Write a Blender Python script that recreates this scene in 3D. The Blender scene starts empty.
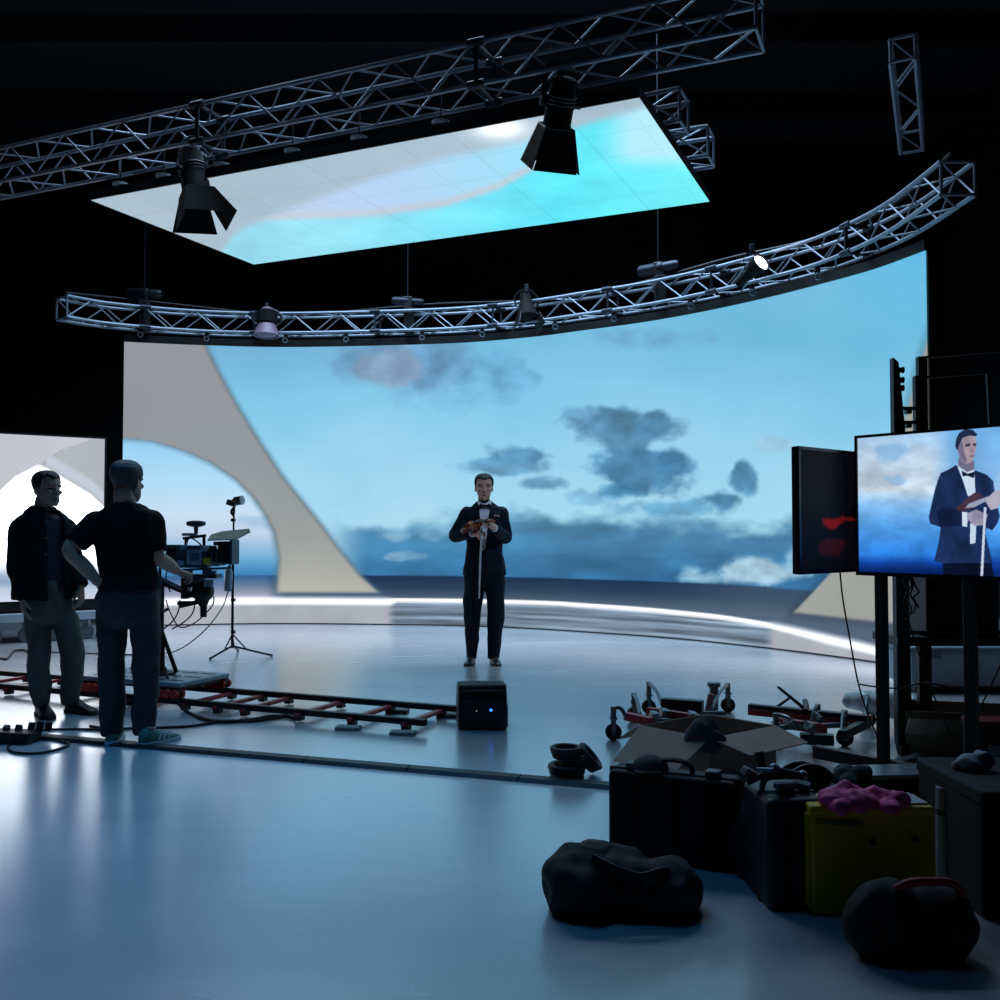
import bpy, bmesh, math, random
import numpy as np
from mathutils import Vector, Matrix, Euler
random.seed(7)
S = bpy.context.scene
COL = S.collection
V = Vector
# ---------------------------------------------------------------- camera
CAM_H, PITCH, F = 1.28, math.radians(1.886), 972.2
cam_d = bpy.data.cameras.new('camera'); cam = bpy.data.objects.new('camera', cam_d); COL.objects.link(cam)
cam_d.lens = 35; cam_d.sensor_width = 36; cam_d.clip_start = .05
cam.location = (0, 0, CAM_H); cam.rotation_euler = (math.radians(90) + PITCH, 0, 0)
S.camera = cam
CP, SP = math.cos(PITCH), math.sin(PITCH)
def ray(px, py):
    dx = (px - 500) / F; dy = (500 - py) / F
    return V((dx, CP - dy * SP, SP + dy * CP))
def at(px, py, Y):                      # the point seen at a pixel of the photograph, at distance Y
    d = ray(px, py); t = Y / d.y
    return V((d.x * t, Y, CAM_H + d.z * t))
def gnd(px, py, z=0.0):                 # the point seen at a pixel, at height z
    d = ray(px, py); t = (z - CAM_H) / d.z
    return V((d.x * t, d.y * t, z))
# ---------------------------------------------------------------- colour
def lin(c):
    c = np.asarray(c, dtype=float)
    return np.where(c <= .04045, c / 12.92, ((c + .055) / 1.055) ** 2.4)
def rgb(r, g, b): return tuple(lin(np.array([r, g, b]) / 255.0))
# ---------------------------------------------------------------- materials
_M = {}
def mat(name, c, rough=.6, metal=0., var=.12, scale=14., bump=0., spec=.5, rvar=.08, sheen=0., bscale=None):
    if name in _M: return _M[name]
    m = bpy.data.materials.new(name); m.use_nodes = True
    nt = m.node_tree; b = nt.nodes['Principled BSDF']
    tc = nt.nodes.new('ShaderNodeTexCoord')
    nz = nt.nodes.new('ShaderNodeTexNoise'); nz.inputs['Scale'].default_value = scale; nz.inputs['Detail'].default_value = 5
    nt.links.new(tc.outputs['Object'], nz.inputs['Vector'])
    rp = nt.nodes.new('ShaderNodeValToRGB')
    lc = rgb(*c)
    rp.color_ramp.elements[0].position = .3; rp.color_ramp.elements[1].position = .7
    rp.color_ramp.elements[0].color = (*[x * (1 - var) for x in lc], 1)
    rp.color_ramp.elements[1].color = (*[min(1, x * (1 + var)) for x in lc], 1)
    nt.links.new(nz.outputs['Fac'], rp.inputs['Fac']); nt.links.new(rp.outputs['Color'], b.inputs['Base Color'])
    mr = nt.nodes.new('ShaderNodeMapRange'); mr.inputs['To Min'].default_value = max(.02, rough - rvar); mr.inputs['To Max'].default_value = min(1, rough + rvar)
    nt.links.new(nz.outputs['Fac'], mr.inputs['Value']); nt.links.new(mr.outputs['Result'], b.inputs['Roughness'])
    b.inputs['Metallic'].default_value = metal; b.inputs['Specular IOR Level'].default_value = spec
    if sheen: b.inputs['Sheen Weight'].default_value = sheen
    if bump:
        n2 = nt.nodes.new('ShaderNodeTexNoise'); n2.inputs['Scale'].default_value = bscale or scale * 4; n2.inputs['Detail'].default_value = 4
        nt.links.new(tc.outputs['Object'], n2.inputs['Vector'])
        bp = nt.nodes.new('ShaderNodeBump'); bp.inputs['Strength'].default_value = bump; bp.inputs['Distance'].default_value = .02
        nt.links.new(n2.outputs['Fac'], bp.inputs['Height']); nt.links.new(bp.outputs['Normal'], b.inputs['Normal'])
    _M[name] = m
    return m
def emat(name, c, strength):
    if name in _M: return _M[name]
    m = bpy.data.materials.new(name); m.use_nodes = True
    b = m.node_tree.nodes['Principled BSDF']
    b.inputs['Base Color'].default_value = (.02, .02, .02, 1)
    b.inputs['Emission Color'].default_value = (*rgb(*c), 1); b.inputs['Emission Strength'].default_value = strength
    _M[name] = m
    return m
def screen_mat(name, strength=1.0, rough=.35, spec=.2, grid=None):
    """a lit LED surface: the picture it shows is stored on the surface and emitted"""
    m = bpy.data.materials.new(name); m.use_nodes = True
    nt = m.node_tree; b = nt.nodes['Principled BSDF']
    b.inputs['Base Color'].default_value = (.012, .012, .014, 1); b.inputs['Roughness'].default_value = rough
    b.inputs['Specular IOR Level'].default_value = spec
    a = nt.nodes.new('ShaderNodeAttribute'); a.attribute_name = 'picture'
    nz = nt.nodes.new('ShaderNodeTexNoise'); nz.inputs['Scale'].default_value = 1.7
    tc = nt.nodes.new('ShaderNodeTexCoord'); nt.links.new(tc.outputs['Object'], nz.inputs['Vector'])
    mr = nt.nodes.new('ShaderNodeMapRange'); mr.inputs['To Min'].default_value = .97 * strength; mr.inputs['To Max'].default_value = 1.03 * strength
    nt.links.new(nz.outputs['Fac'], mr.inputs['Value'])
    nt.links.new(a.outputs['Color'], b.inputs['Emission Color']); nt.links.new(mr.outputs['Result'], b.inputs['Emission Strength'])
    return m
# ---------------------------------------------------------------- mesh builder
def frame_from(z, up=None):
    z = z.normalized()
    u = V(up) if up is not None else (V((0, 0, 1)) if abs(z.z) < .95 else V((0, 1, 0)))
    x = u.cross(z)
    if x.length < 1e-6: x = V((1, 0, 0)).cross(z)
    x.normalize(); y = z.cross(x)
    return x, y, z
def spline(pts, n=8, closed=False):
    pts = [V(p) for p in pts]; out = []
    N = len(pts)
    if N < 3: return pts
    for i in range(N if closed else N - 1):
        if closed: p0, p1, p2, p3 = pts[(i - 1) % N], pts[i], pts[(i + 1) % N], pts[(i + 2) % N]
        else:
            p1, p2 = pts[i], pts[i + 1]
            p0 = pts[i - 1] if i else p1 * 2 - p2
            p3 = pts[i + 2] if i + 2 < N else p2 * 2 - p1
        for k in range(n):
            t = k / n
            out.append(.5 * ((2 * p1) + (p2 - p0) * t + (2 * p0 - 5 * p1 + 4 * p2 - p3) * t * t + (3 * p1 - p0 - 3 * p2 + p3) * t ** 3))
    if not closed: out.append(pts[-1].copy())
    return out
class MB:
    def __init__(s): s.bm = bmesh.new(); s.mi = 0
    def m(s, i): s.mi = i; return s
    def _f(s, vs, smooth=False):
        try:
            f = s.bm.faces.new(vs); f.material_index = s.mi; f.smooth = smooth
            return f
        except ValueError: return None
    def verts(s, pts): return [s.bm.verts.new(p) for p in pts]
    def hexa(s, P):                    # eight corners: bottom ring then top ring
        v = s.verts(P)
        for q in ((3, 2, 1, 0), (4, 5, 6, 7), (0, 1, 5, 4), (1, 2, 6, 5), (2, 3, 7, 6), (3, 0, 4, 7)): s._f([v[i] for i in q])
        return s
    def box(s, c, d, rot=None, taper=1., M=None):
        c = V(c); hx, hy, hz = d[0] / 2, d[1] / 2, d[2] / 2
        P = [V((-hx, -hy, -hz)), V((hx, -hy, -hz)), V((hx, hy, -hz)), V((-hx, hy, -hz)),
             V((-hx * taper, -hy * taper, hz)), V((hx * taper, -hy * taper, hz)), V((hx * taper, hy * taper, hz)), V((-hx * taper, hy * taper, hz))]
        if rot is not None: R = Euler(rot).to_matrix(); P = [R @ p for p in P]
        if M is not None: P = [M @ p for p in P]
        return s.hexa([c + p for p in P])
    def bar(s, a, b, w, h=None, up=None):
        a, b = V(a), V(b); h = h or w
        x, y, z = frame_from(b - a, up)
        q = [(-w / 2, -h / 2), (w / 2, -h / 2), (w / 2, h / 2), (-w / 2, h / 2)]
        return s.hexa([a + x * i + y * j for i, j in q] + [b + x * i + y * j for i, j in q])
    def ring(s, c, x, y, rx, ry, n, p=2.):
        out = []
        for k in range(n):
            t = 2 * math.pi * k / n; ct, st = math.cos(t), math.sin(t)
            if p != 2.:
                ct = math.copysign(abs(ct) ** (2 / p), ct); st = math.copysign(abs(st) ** (2 / p), st)
            out.append(s.bm.verts.new(c + x * (rx * ct) + y * (ry * st)))
        return out
    def skin(s, rings, cap=True, smooth=True):
        n = len(rings[0])
        for a, b in zip(rings, rings[1:]):
            for k in range(n): s._f([a[k], a[(k + 1) % n], b[(k + 1) % n], b[k]], smooth)
        if cap:
            s._f(rings[0][::-1]); s._f(rings[-1])
        return s
    def cyl(s, a, b, r, r2=None, n=16, cap=True):
        a, b = V(a), V(b); x, y, z = frame_from(b - a); r2 = r if r2 is None else r2
        return s.skin([s.ring(a, x, y, r, r, n), s.ring(b, x, y, r2, r2, n)], cap)
    def tube(s, pts, r, n=8, closed=False, flat=None, cap=True, p=2., up=None):
        pts = [V(q) for q in pts]; N = len(pts); rings = []
        rr = r if isinstance(r, (list, tuple)) else [r] * N
        x = None
        for i in range(N):
            a = pts[(i - 1) % N] if closed else pts[max(i - 1, 0)]
            b = pts[(i + 1) % N] if closed else pts[min(i + 1, N - 1)]
            z = b - a
            if z.length < 1e-9: z = V((0, 0, 1))
            z.normalize()
            if x is None: x, y, _ = frame_from(z, up)
            else:
                x = x - z * x.dot(z)
                if x.length < 1e-6: x, y, _ = frame_from(z)
                x.normalize(); y = z.cross(x)
            q = rr[i]
            rx, ry = q if isinstance(q, (list, tuple)) else (q, q * (flat or 1))
            rings.append(s.ring(pts[i], x, y, rx, ry, n, p))
        if closed: s.skin(rings + [rings[0]], False)
        else: s.skin(rings, cap)
        return s
    def lathe(s, prof, o=(0, 0, 0), axis=(0, 0, 1), n=24, cap=True):
        o = V(o); x, y, z = frame_from(V(axis))
        return s.skin([s.ring(o + z * h, x, y, max(r, 1e-4), max(r, 1e-4), n) for r, h in prof], cap)
    def torus(s, c, R, r, axis=(0, 0, 1), n=32, m=10, flat=1.):
        c = V(c); x, y, z = frame_from(V(axis)); rings = []
        for i in range(n):
            t = 2 * math.pi * i / n; d = x * math.cos(t) + y * math.sin(t)
            rings.append(s.ring(c + d * R, d, z, r, r * flat, m))
        return s.skin(rings + [rings[0]], False)
    def ball(s, c, r, n=16, m=10, M=None):
        c = V(c); r = (r, r, r) if not isinstance(r, (list, tuple)) else r
        M = M or Matrix.Identity(3); rings = []
        for j in range(1, m):
            ph = math.pi * j / m; q = []
            for i in range(n):
                t = 2 * math.pi * i / n
                q.append(s.bm.verts.new(c + M @ V((r[0] * math.sin(ph) * math.cos(t), r[1] * math.sin(ph) * math.sin(t), -r[2] * math.cos(ph)))))
            rings.append(q)
        s.skin(rings, False)
        a = s.bm.verts.new(c + M @ V((0, 0, -r[2]))); b = s.bm.verts.new(c + M @ V((0, 0, r[2])))
        for k in range(n):
            s._f([a, rings[0][(k + 1) % n], rings[0][k]], True); s._f([b, rings[-1][k], rings[-1][(k + 1) % n]], True)
        return s
    def prism(s, poly, a, b):          # poly: list of 3D points, extruded from offset a to offset b (vectors)
        a, b = V(a), V(b); n = len(poly)
        A = s.verts([V(p) + a for p in poly]); B = s.verts([V(p) + b for p in poly])
        for k in range(n): s._f([A[k], A[(k + 1) % n], B[(k + 1) % n], B[k]])
        s._f(A[::-1]); s._f(B)
        return s
    def build(s, name, mats, parent=None, loc=None, bevel=0., seg=2, sharp=40, sub=0, rot=None):
        me = bpy.data.meshes.new(name)
        bmesh.ops.recalc_face_normals(s.bm, faces=s.bm.faces)
        s.bm.to_mesh(me); s.bm.free()
        for mt in (mats if isinstance(mats, (list, tuple)) else [mats]): me.materials.append(mt)
        if sharp: me.set_sharp_from_angle(angle=math.radians(sharp))
        o = bpy.data.objects.new(name, me); COL.objects.link(o)
        if loc is not None: o.location = loc
        if rot is not None: o.rotation_euler = rot
        if parent is not None: o.parent = parent
        if bevel:
            b = o.modifiers.new('bevel', 'BEVEL'); b.width = bevel; b.segments = seg; b.limit_method = 'ANGLE'; b.angle_limit = math.radians(35)
        if sub:
            q = o.modifiers.new('subdivision', 'SUBSURF'); q.levels = sub; q.render_levels = sub
        return o
def thing(name, label, cat, loc=(0, 0, 0), rz=0., group=None):
    o = bpy.data.objects.new(name, None); COL.objects.link(o); o.empty_display_size = .1
    o.location = loc; o.rotation_euler = (0, 0, rz)
    return tag(o, label, cat, group)
def tag(o, label, cat, group=None):
    o['label'] = label; o['category'] = cat
    if group: o['group'] = group
    return o
def struct(o): o['kind'] = 'structure'; return o
def dup(root, loc, rz=0., label=None, group=None):
    r = root.copy(); COL.objects.link(r); r.location = loc; r.rotation_euler = (0, 0, rz)
    if label: r['label'] = label
    if group: r['group'] = group
    for ch in list(root.children):
        c = ch.copy(); COL.objects.link(c); c.parent = r
        for g in list(ch.children):
            d = g.copy(); COL.objects.link(d); d.parent = c
    return r
# ---------------------------------------------------------------- numpy noise for the pictures on the screens
def _hash(ix, iy, seed):
    h = (ix * 374761393 + iy * 668265263 + seed * 1442695041) & 0xffffffff
    h = ((h ^ (h >> 13)) * 1274126177) & 0xffffffff
    return ((h ^ (h >> 16)) & 0xffff) / 65535.0
def vnoise(x, y, seed=0):
    ix = np.floor(x).astype(np.int64); iy = np.floor(y).astype(np.int64)
    fx = x - ix; fy = y - iy; fx = fx * fx * (3 - 2 * fx); fy = fy * fy * (3 - 2 * fy)
    a = _hash(ix, iy, seed); b = _hash(ix + 1, iy, seed); c = _hash(ix, iy + 1, seed); d = _hash(ix + 1, iy + 1, seed)
    return (a * (1 - fx) + b * fx) * (1 - fy) + (c * (1 - fx) + d * fx) * fy
def fbm(x, y, oct=5, seed=0):
    s = 0; a = .5; n = 0
    for k in range(oct):
        s = s + a * vnoise(x * 2 ** k + 17.3 * k, y * 2 ** k - 9.1 * k, seed + k); n += a; a *= .5
    return s / n
def sst(a, b, x): t = np.clip((x - a) / (b - a), 0, 1); return t * t * (3 - 2 * t)
def mixc(base, col, w): return base * (1 - w[..., None]) + np.asarray(col, float) * w[..., None]
def interp(x, pts): return np.interp(x, [p[0] for p in pts], [p[1] for p in pts])
def blob(x, y, cx, cy, rx, ry, rough=.35, seed=0, sc=.035):
    d = np.hypot((x - cx) / rx, (y - cy) / ry) + (fbm(x * sc, y * sc * 1.35, 5, seed) - .5) * 2.4 * rough * 2
    return 1 - sst(.55, 1.15, d)
def grid_mesh(name, pos, cols, m, parent=None, flip=False):
    """pos, cols: arrays of shape (rows, columns, 3)"""
    R, C_, _ = pos.shape
    me = bpy.data.meshes.new(name)
    idx = np.arange(R * C_).reshape(R, C_)
    q = np.stack([idx[:-1, :-1], idx[:-1, 1:], idx[1:, 1:], idx[1:, :-1]], -1).reshape(-1, 4)
    if flip: q = q[:, ::-1]
    nf = len(q)
    me.vertices.add(R * C_); me.vertices.foreach_set('co', pos.reshape(-1).astype(np.float32))
    me.loops.add(nf * 4); me.loops.foreach_set('vertex_index', q.reshape(-1).astype(np.int32))
    me.polygons.add(nf); me.polygons.foreach_set('loop_start', (np.arange(nf) * 4).astype(np.int32))
    try: me.polygons.foreach_set('loop_total', np.full(nf, 4, np.int32))
    except Exception: pass
    me.update(calc_edges=True)
    at_ = me.color_attributes.new('picture', 'FLOAT_COLOR', 'POINT')
    rgba = np.ones((R * C_, 4), np.float32); rgba[:, :3] = cols.reshape(-1, 3)
    at_.data.foreach_set('color', rgba.reshape(-1))
    me.materials.append(m); me.validate()
    me.polygons.foreach_set('use_smooth', np.ones(nf, bool))
    o = bpy.data.objects.new(name, me); COL.objects.link(o)
    if parent is not None: o.parent = parent
    return o
def pix(P):                             # where the points of a screen lie in the photograph, to place its picture on it
    X, Y, Z = P[..., 0], P[..., 1], P[..., 2] - CAM_H
    f = Y * CP + Z * SP; u = -Y * SP + Z * CP
    return 500 + F * X / f, 500 - F * u / f
# ================================================================ the room
M_black = mat('black_drape', (5, 7, 12), .9, var=.25, scale=3)
M_blk = mat('black_metal', (9, 11, 15), .45, var=.2, scale=20)
M_rub = mat('black_rubber', (11, 12, 15), .7, var=.2, scale=30)
M_alu = mat('truss_aluminium', (130, 139, 152), .42, .35, var=.12, scale=9)
M_steel = mat('steel', (120, 128, 138), .4, .9, var=.15, scale=20)
M_dsteel = mat('dark_steel', (52, 58, 66), .45, .8, var=.2, scale=20)
M_grey = mat('grey_plastic', (70, 76, 84), .5, var=.12, scale=20)
M_cable = mat('black_cable', (14, 15, 18), .55, var=.2, scale=30)

def room_floor():
    m = bpy.data.materials.new('studio_floor'); m.use_nodes = True
    nt = m.node_tree; b = nt.nodes['Principled BSDF']; L = nt.links
    tc = nt.nodes.new('ShaderNodeTexCoord')
    n1 = nt.nodes.new('ShaderNodeTexNoise'); n1.inputs['Scale'].default_value = .9; n1.inputs['Detail'].default_value = 6
    mp = nt.nodes.new('ShaderNodeMapping'); mp.inputs['Scale'].default_value = (.5, 1.6, 1); mp.inputs['Rotation'].default_value = (0, 0, .35)
    L.new(tc.outputs['Object'], mp.inputs['Vector']); L.new(mp.outputs['Vector'], n1.inputs['Vector'])
    rp = nt.nodes.new('ShaderNodeValToRGB')
    rp.color_ramp.elements[0].position = .35; rp.color_ramp.elements[0].color = (*rgb(196, 199, 206), 1)
    rp.color_ramp.elements[1].position = .68; rp.color_ramp.elements[1].color = (*rgb(216, 218, 222), 1)
    L.new(n1.outputs['Fac'], rp.inputs['Fac'])
    n2 = nt.nodes.new('ShaderNodeTexNoise'); n2.inputs['Scale'].default_value = 55; n2.inputs['Detail'].default_value = 3
    L.new(tc.outputs['Object'], n2.inputs['Vector'])
    mx = nt.nodes.new('ShaderNodeMixRGB'); mx.blend_type = 'MULTIPLY'; mx.inputs['Fac'].default_value = .18
    L.new(rp.outputs['Color'], mx.inputs['Color1']); L.new(n2.outputs['Fac'], mx.inputs['Color2'])
    L.new(mx.outputs['Color'], b.inputs['Base Color'])
    mr = nt.nodes.new('ShaderNodeMapRange'); mr.inputs['From Min'].default_value = .3; mr.inputs['From Max'].default_value = .7
    mr.inputs['To Min'].default_value = FLOOR_ROUGH - .05; mr.inputs['To Max'].default_value = FLOOR_ROUGH + .06
    L.new(n1.outputs['Fac'], mr.inputs['Value']); L.new(mr.outputs['Result'], b.inputs['Roughness'])
    b.inputs['Specular IOR Level'].default_value = FLOOR_SPEC
    b.inputs['Coat Weight'].default_value = 1.0; b.inputs['Coat IOR'].default_value = 1.9; b.inputs['Coat Roughness'].default_value = .24
    bp = nt.nodes.new('ShaderNodeBump'); bp.inputs['Strength'].default_value = .12; bp.inputs['Distance'].default_value = .004
    L.new(n2.outputs['Fac'], bp.inputs['Height']); L.new(bp.outputs['Normal'], b.inputs['Normal'])
    return m
FLOOR_ROUGH, FLOOR_SPEC = .23, .95
XL, XR, YF, YB, ZC = -9.5, 7.5, -2.0, 16.5, 8.0
struct(MB().box(((XL + XR) / 2, (YF + YB) / 2, -.05), (XR - XL, YB - YF, .1)).build('floor', room_floor()))
struct(MB().box(((XL + XR) / 2, YB + .05, ZC / 2), (XR - XL, .1, ZC)).build('wall_back', M_black))
struct(MB().box((XL - .05, (YF + YB) / 2, ZC / 2), (.1, YB - YF, ZC)).build('wall_left', M_black))
struct(MB().box((XR + .05, (YF + YB) / 2, ZC / 2), (.1, YB - YF, ZC)).build('wall_right', M_black))
struct(MB().box(((XL + XR) / 2, YF - .05, ZC / 2), (XR - XL, .1, ZC)).build('wall_front', M_black))
cb = MB().box(((XL + XR) / 2, (YF + YB) / 2, ZC + .05), (XR - XL, YB - YF, .1))
for k in range(7): cb.box(((XL + XR) / 2, 1.5 + k * 2.2, ZC - .18), (XR - XL, .18, .36))
struct(cb.build('ceiling', mat('ceiling_black', (8, 9, 13), .95, var=.2, scale=2)))

# ================================================================ curved LED wall
WCTRL = [(-5.14, 13.22), (-4.2, 13.45), (-3.0, 13.6), (-1.4, 13.45), (-.4, 13.25), (.5, 12.85), (1.1, 12.45), (1.75, 12.0), (2.35, 11.45), (2.9, 10.8), (3.35, 10.15), (3.7, 9.55), (3.935, 8.9)]
WTOP = 3.88
def resample(pts, n):
    p = np.array([[q.x, q.y] for q in spline([(a, b, 0) for a, b in pts], 24)])
    d = np.r_[0, np.cumsum(np.hypot(*np.diff(p, axis=0).T))]
    s = np.linspace(0, d[-1], n)
    return np.stack([np.interp(s, d, p[:, 0]), np.interp(s, d, p[:, 1])], 1), s
def offset_curve(pts, off):               # positive: away from the stage side
    t = np.gradient(pts, axis=0); t /= np.hypot(t[:, 0], t[:, 1])[:, None]
    return pts + np.stack([-t[:, 1], t[:, 0]], 1) * off

def wall_picture(px, py, z):
    x, y = px, py
    sky = np.zeros(x.shape + (3,))
    for c, tab in enumerate(([(340, 114), (400, 130), (470, 152), (520, 166), (560, 156)], [(340, 188), (400, 199), (470, 211), (520, 217), (560, 206)], [(340, 222), (400, 231), (470, 238), (520, 238), (560, 230)])):
        sky[..., c] = interp(y, tab)
    soft = (fbm(x * .008, y * .014, 4, 3) - .5)
    sky = sky * (1 + soft[..., None] * np.array([.22, .07, .04]))
    sky = mixc(sky, (96, 186, 230), .7 * sst(760, 930, x) * (1 - sst(250, 400, y)))
    sky = mixc(sky, (118, 168, 210), .6 * (1 - sst(330, 400, y)) * (1 - sst(330, 480, x)))
    # sky seen through the arch on the left
    ls = np.zeros_like(sky)
    for c, tab in enumerate(([(438, 150), (480, 176), (515, 200), (535, 190), (556, 120), (573, 62)], [(438, 206), (480, 220), (515, 222), (535, 208), (556, 178), (573, 132)], [(438, 243), (480, 247), (515, 242), (535, 232), (556, 216), (573, 186)])):
        ls[..., c] = interp(y, tab)
    ls = mixc(ls, (150, 185, 215), .55 * blob(x, y, 258, 520, 26, 9, .3, 41))
    sky = mixc(sky, (0, 0, 0), np.zeros_like(x))
    # clouds
    def cl(cx, cy, rx, ry, col, a, seed, rough=.35, sc=.035):
        nonlocal sky
        w = blob(x, y, cx, cy, rx, ry, rough, seed, sc) * a
        sh = 1 + .5 * (fbm(x * .05, y * .07, 4, seed + 9) - .5)
        sky = sky * (1 - w[..., None]) + (np.array(col) * sh[..., None]) * w[..., None]
    cl(412, 358, 88, 30, (104, 150, 188), .75, 11, .3, .022); cl(430, 368, 40, 24, (98, 140, 180), .5, 10, .3, .03); cl(386, 368, 34, 24, (158, 166, 190), .5, 12, .3, .03)
    cl(505, 372, 36, 24, (96, 158, 200), .55, 13); cl(650, 338, 70, 12, (110, 165, 205), .5, 14)
    cl(445, 400, 60, 14, (120, 180, 215), .35, 15)
    cl(505, 466, 44, 9, (92, 150, 188), .8, 16); cl(526, 456, 30, 15, (82, 138, 176), .9, 17); cl(534, 484, 24, 8, (96, 152, 190), .8, 18)
    cl(590, 416, 34, 13, (98, 158, 196), .7, 19); cl(628, 430, 46, 27, (84, 136, 170), .95, 20); cl(655, 425, 26, 16, (78, 130, 166), .9, 21)
    cl(636, 470, 48, 26, (72, 128, 166), .95, 22); cl(618, 492, 34, 14, (66, 130, 172), .9, 23); cl(668, 462, 24, 20, (66, 124, 164), .9, 24)
    cl(722, 502, 30, 16, (70, 130, 166), .95, 25); cl(744, 480, 13, 16, (72, 132, 168), .9, 26); cl(590, 500, 24, 9, (110, 170, 205), .6, 27)
    cl(660, 508, 44, 9, (84, 150, 190), .7, 28)
    top = 524 + 22 * (fbm(x * .012, x * 0 + 2.2, 3, 31) - .5) + 34 * (fbm(x * .03, y * .05, 4, 32) - .5) - 10 * sst(380, 520, x) * (1 - sst(620, 760, x))
    w = sst(-9, 12, y - top) * .95 * sst(322, 372, x)
    band = np.zeros_like(sky)
    for c, tab in enumerate(([(510, 88), (535, 66), (580, 42)], [(510, 148), (535, 126), (580, 104)], [(510, 182), (535, 166), (580, 152)])): band[..., c] = interp(y, tab)
    bn = fbm(x * .022, y * .055, 5, 33)
    band = band * (1 + .55 * (bn - .5))[..., None]
    band = mixc(band, (128, 182, 214), .75 * sst(.58, .74, fbm(x * .02, y * .07, 4, 34)) * (1 - sst(430, 520, x)))
    sky = sky * (1 - w[..., None]) + band * w[..., None]
    cl(396, 537, 22, 8, (150, 198, 226), .7, 35); cl(402, 556, 26, 5, (140, 185, 216), .6, 36)
    cl(760, 572, 66, 13, (176, 212, 230), .95, 37, .3); cl(702, 579, 34, 9, (160, 205, 228), .85, 38, .3); cl(835, 560, 60, 16, (150, 200, 226), .8, 39, .3)
    cl(885, 470, 40, 26, (150, 205, 236), .5, 42); cl(770, 445, 20, 8, (170, 195, 225), .4, 43)
    # inner curve of the arch on the left
    inner_x = interp(y, [(436, 105), (438, 118), (440, 148), (449, 180), (461, 208), (478, 234), (496, 252), (516, 266), (533, 274), (559, 279), (588, 277)])
    inside = (x < inner_x) & (y > 438)
    sky = np.where(inside[..., None], ls, sky)
    pic = sky
    # horizon band
    t = np.clip((.67 - z) / .30, 0, 1)
    left = 1 - sst(330, 393, x)
    hb = np.stack([np.interp(t, [0, .5, 1], [20, 36, 78]), np.interp(t, [0, .5, 1], [44, 58, 94]), np.interp(t, [0, .5, 1], [74, 84, 114])], -1)
    hl = np.stack([np.interp(t, [0, .5, .8, 1], [48, 112, 150, 176]), np.interp(t, [0, .5, .8, 1], [92, 128, 158, 182]), np.interp(t, [0, .5, .8, 1], [142, 158, 178, 200])], -1)
    hb = mixc(hb, (80, 98, 118), .5 * sst(640, 770, x))
    hb = hb * (1 - (sst(300, 260, x) if False else 1 - sst(262, 290, x))[..., None]) + hl * (1 - sst(262, 290, x))[..., None]
    wz = sst(.70, .66, z) if False else 1 - sst(.665, .69, z + .012 * sst(760, 790, x))
    pic = pic * (1 - wz[..., None]) + hb * wz[..., None]
    # arches
    g = np.stack([interp(y, [(340, 148), (460, 146), (540, 158), (590, 178)]), interp(y, [(340, 150), (460, 151), (540, 162), (590, 177)]), interp(y, [(340, 155), (460, 156), (540, 160), (590, 168)])], -1)
    g = g * (1 + .10 * (fbm(x * .01, y * .01, 4, 51) - .5))[..., None]
    ox = interp(y, [(330, 198), (346, 206), (374, 220), (410, 240), (442, 260), (474, 281), (497, 299), (523, 320), (550, 340), (575, 360), (592, 379)])
    inn = interp(y, [(430, 60), (437, 112), (438, 122), (440, 148), (449, 180), (461, 208), (478, 234), (496, 252), (516, 266), (533, 274), (559, 279), (590, 276)])
    d_out = ox - x; d_in = np.where(y > 436, x - inn, 40); d_bot = 592.5 - y
    d_top_in = np.where(x < 240, interp(x, [(100, 437), (122, 438), (150, 440), (180, 449), (208, 461), (234, 478), (240, 484)]) - y, 40)
    d_in = np.where(x < 234, np.maximum(d_in, d_top_in), d_in)
    d = np.minimum(np.minimum(d_out, d_in), d_bot)
    pic = mixc(pic, (84, 116, 138), .45 * (1 - sst(0, 7, -d)) * (d < 4))
    g = mixc(g, (88, 104, 112), .6 * np.exp(-(np.minimum(d_out, d_in) / 2.6) ** 2)); wa = sst(-2.2, 2.2, d); pic = pic * (1 - wa[..., None]) + g * wa[..., None]
    lx = interp(y, [(318, 936), (345, 926), (382, 915), (407, 908), (450, 895), (490, 880), (530, 860), (560, 842), (590, 815), (612, 794)])
    d2 = np.minimum(x - lx, interp(x, [(780, 611), (860, 620), (940, 628)]) - y)
    g2 = np.stack([np.full_like(x, 156.), np.full_like(x, 158.), np.full_like(x, 152.)], -1) * (1 + .1 * (fbm(x * .02, y * .02, 3, 52) - .5))[..., None]
    sh = .5 * (1 - sst(0, 12, -d2)) * (d2 < 4)
    pic = pic * (1 - .35 * sh[..., None])
    w2 = sst(-2.5, 2.5, d2); pic = pic * (1 - w2[..., None]) + g2 * w2[..., None]
    # shadow on the ground under the right arch
    # surf: a white strip and the rippled water under it
    zt = interp(x, [(100, .365), (393, .365), (560, .375), (650, .352), (720, .325), (770, .285), (830, .215), (885, .15), (930, .10)])
    lb = np.maximum(1 - sst(385, 397, x), sst(764, 776, x))
    edge = .012 + .035 * lb
    ws = sst(-edge, edge, zt - z)
    water = np.array((124, 142, 160.)) * np.ones_like(sky)
    rip = fbm(x * .011, z * 30, 4, 61)
    water = water * (1 - 1.2 * (rip - .45))[..., None]
    water = water * (1 - lb[..., None]) + (np.array((168, 172, 182.)) * (1 + .12 * (fbm(x * .05, z * 3, 3, 62) - .5))[..., None]) * lb[..., None]
    thick = interp(x, [(100, .10), (390, .10), (397, .062), (640, .06), (770, .065), (830, .10), (930, .09)])
    wh = 1 - sst(.55, 1.25, (zt - z) / thick)
    lineb = .35 * np.exp(-(((zt - z) - thick * .62) / .008) ** 2) * (1 - lb)
    st = water * (1 - wh[..., None]) + np.array((285, 288, 296.)) * wh[..., None]
    st = st * (1 - lineb * .5)[..., None]
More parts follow.
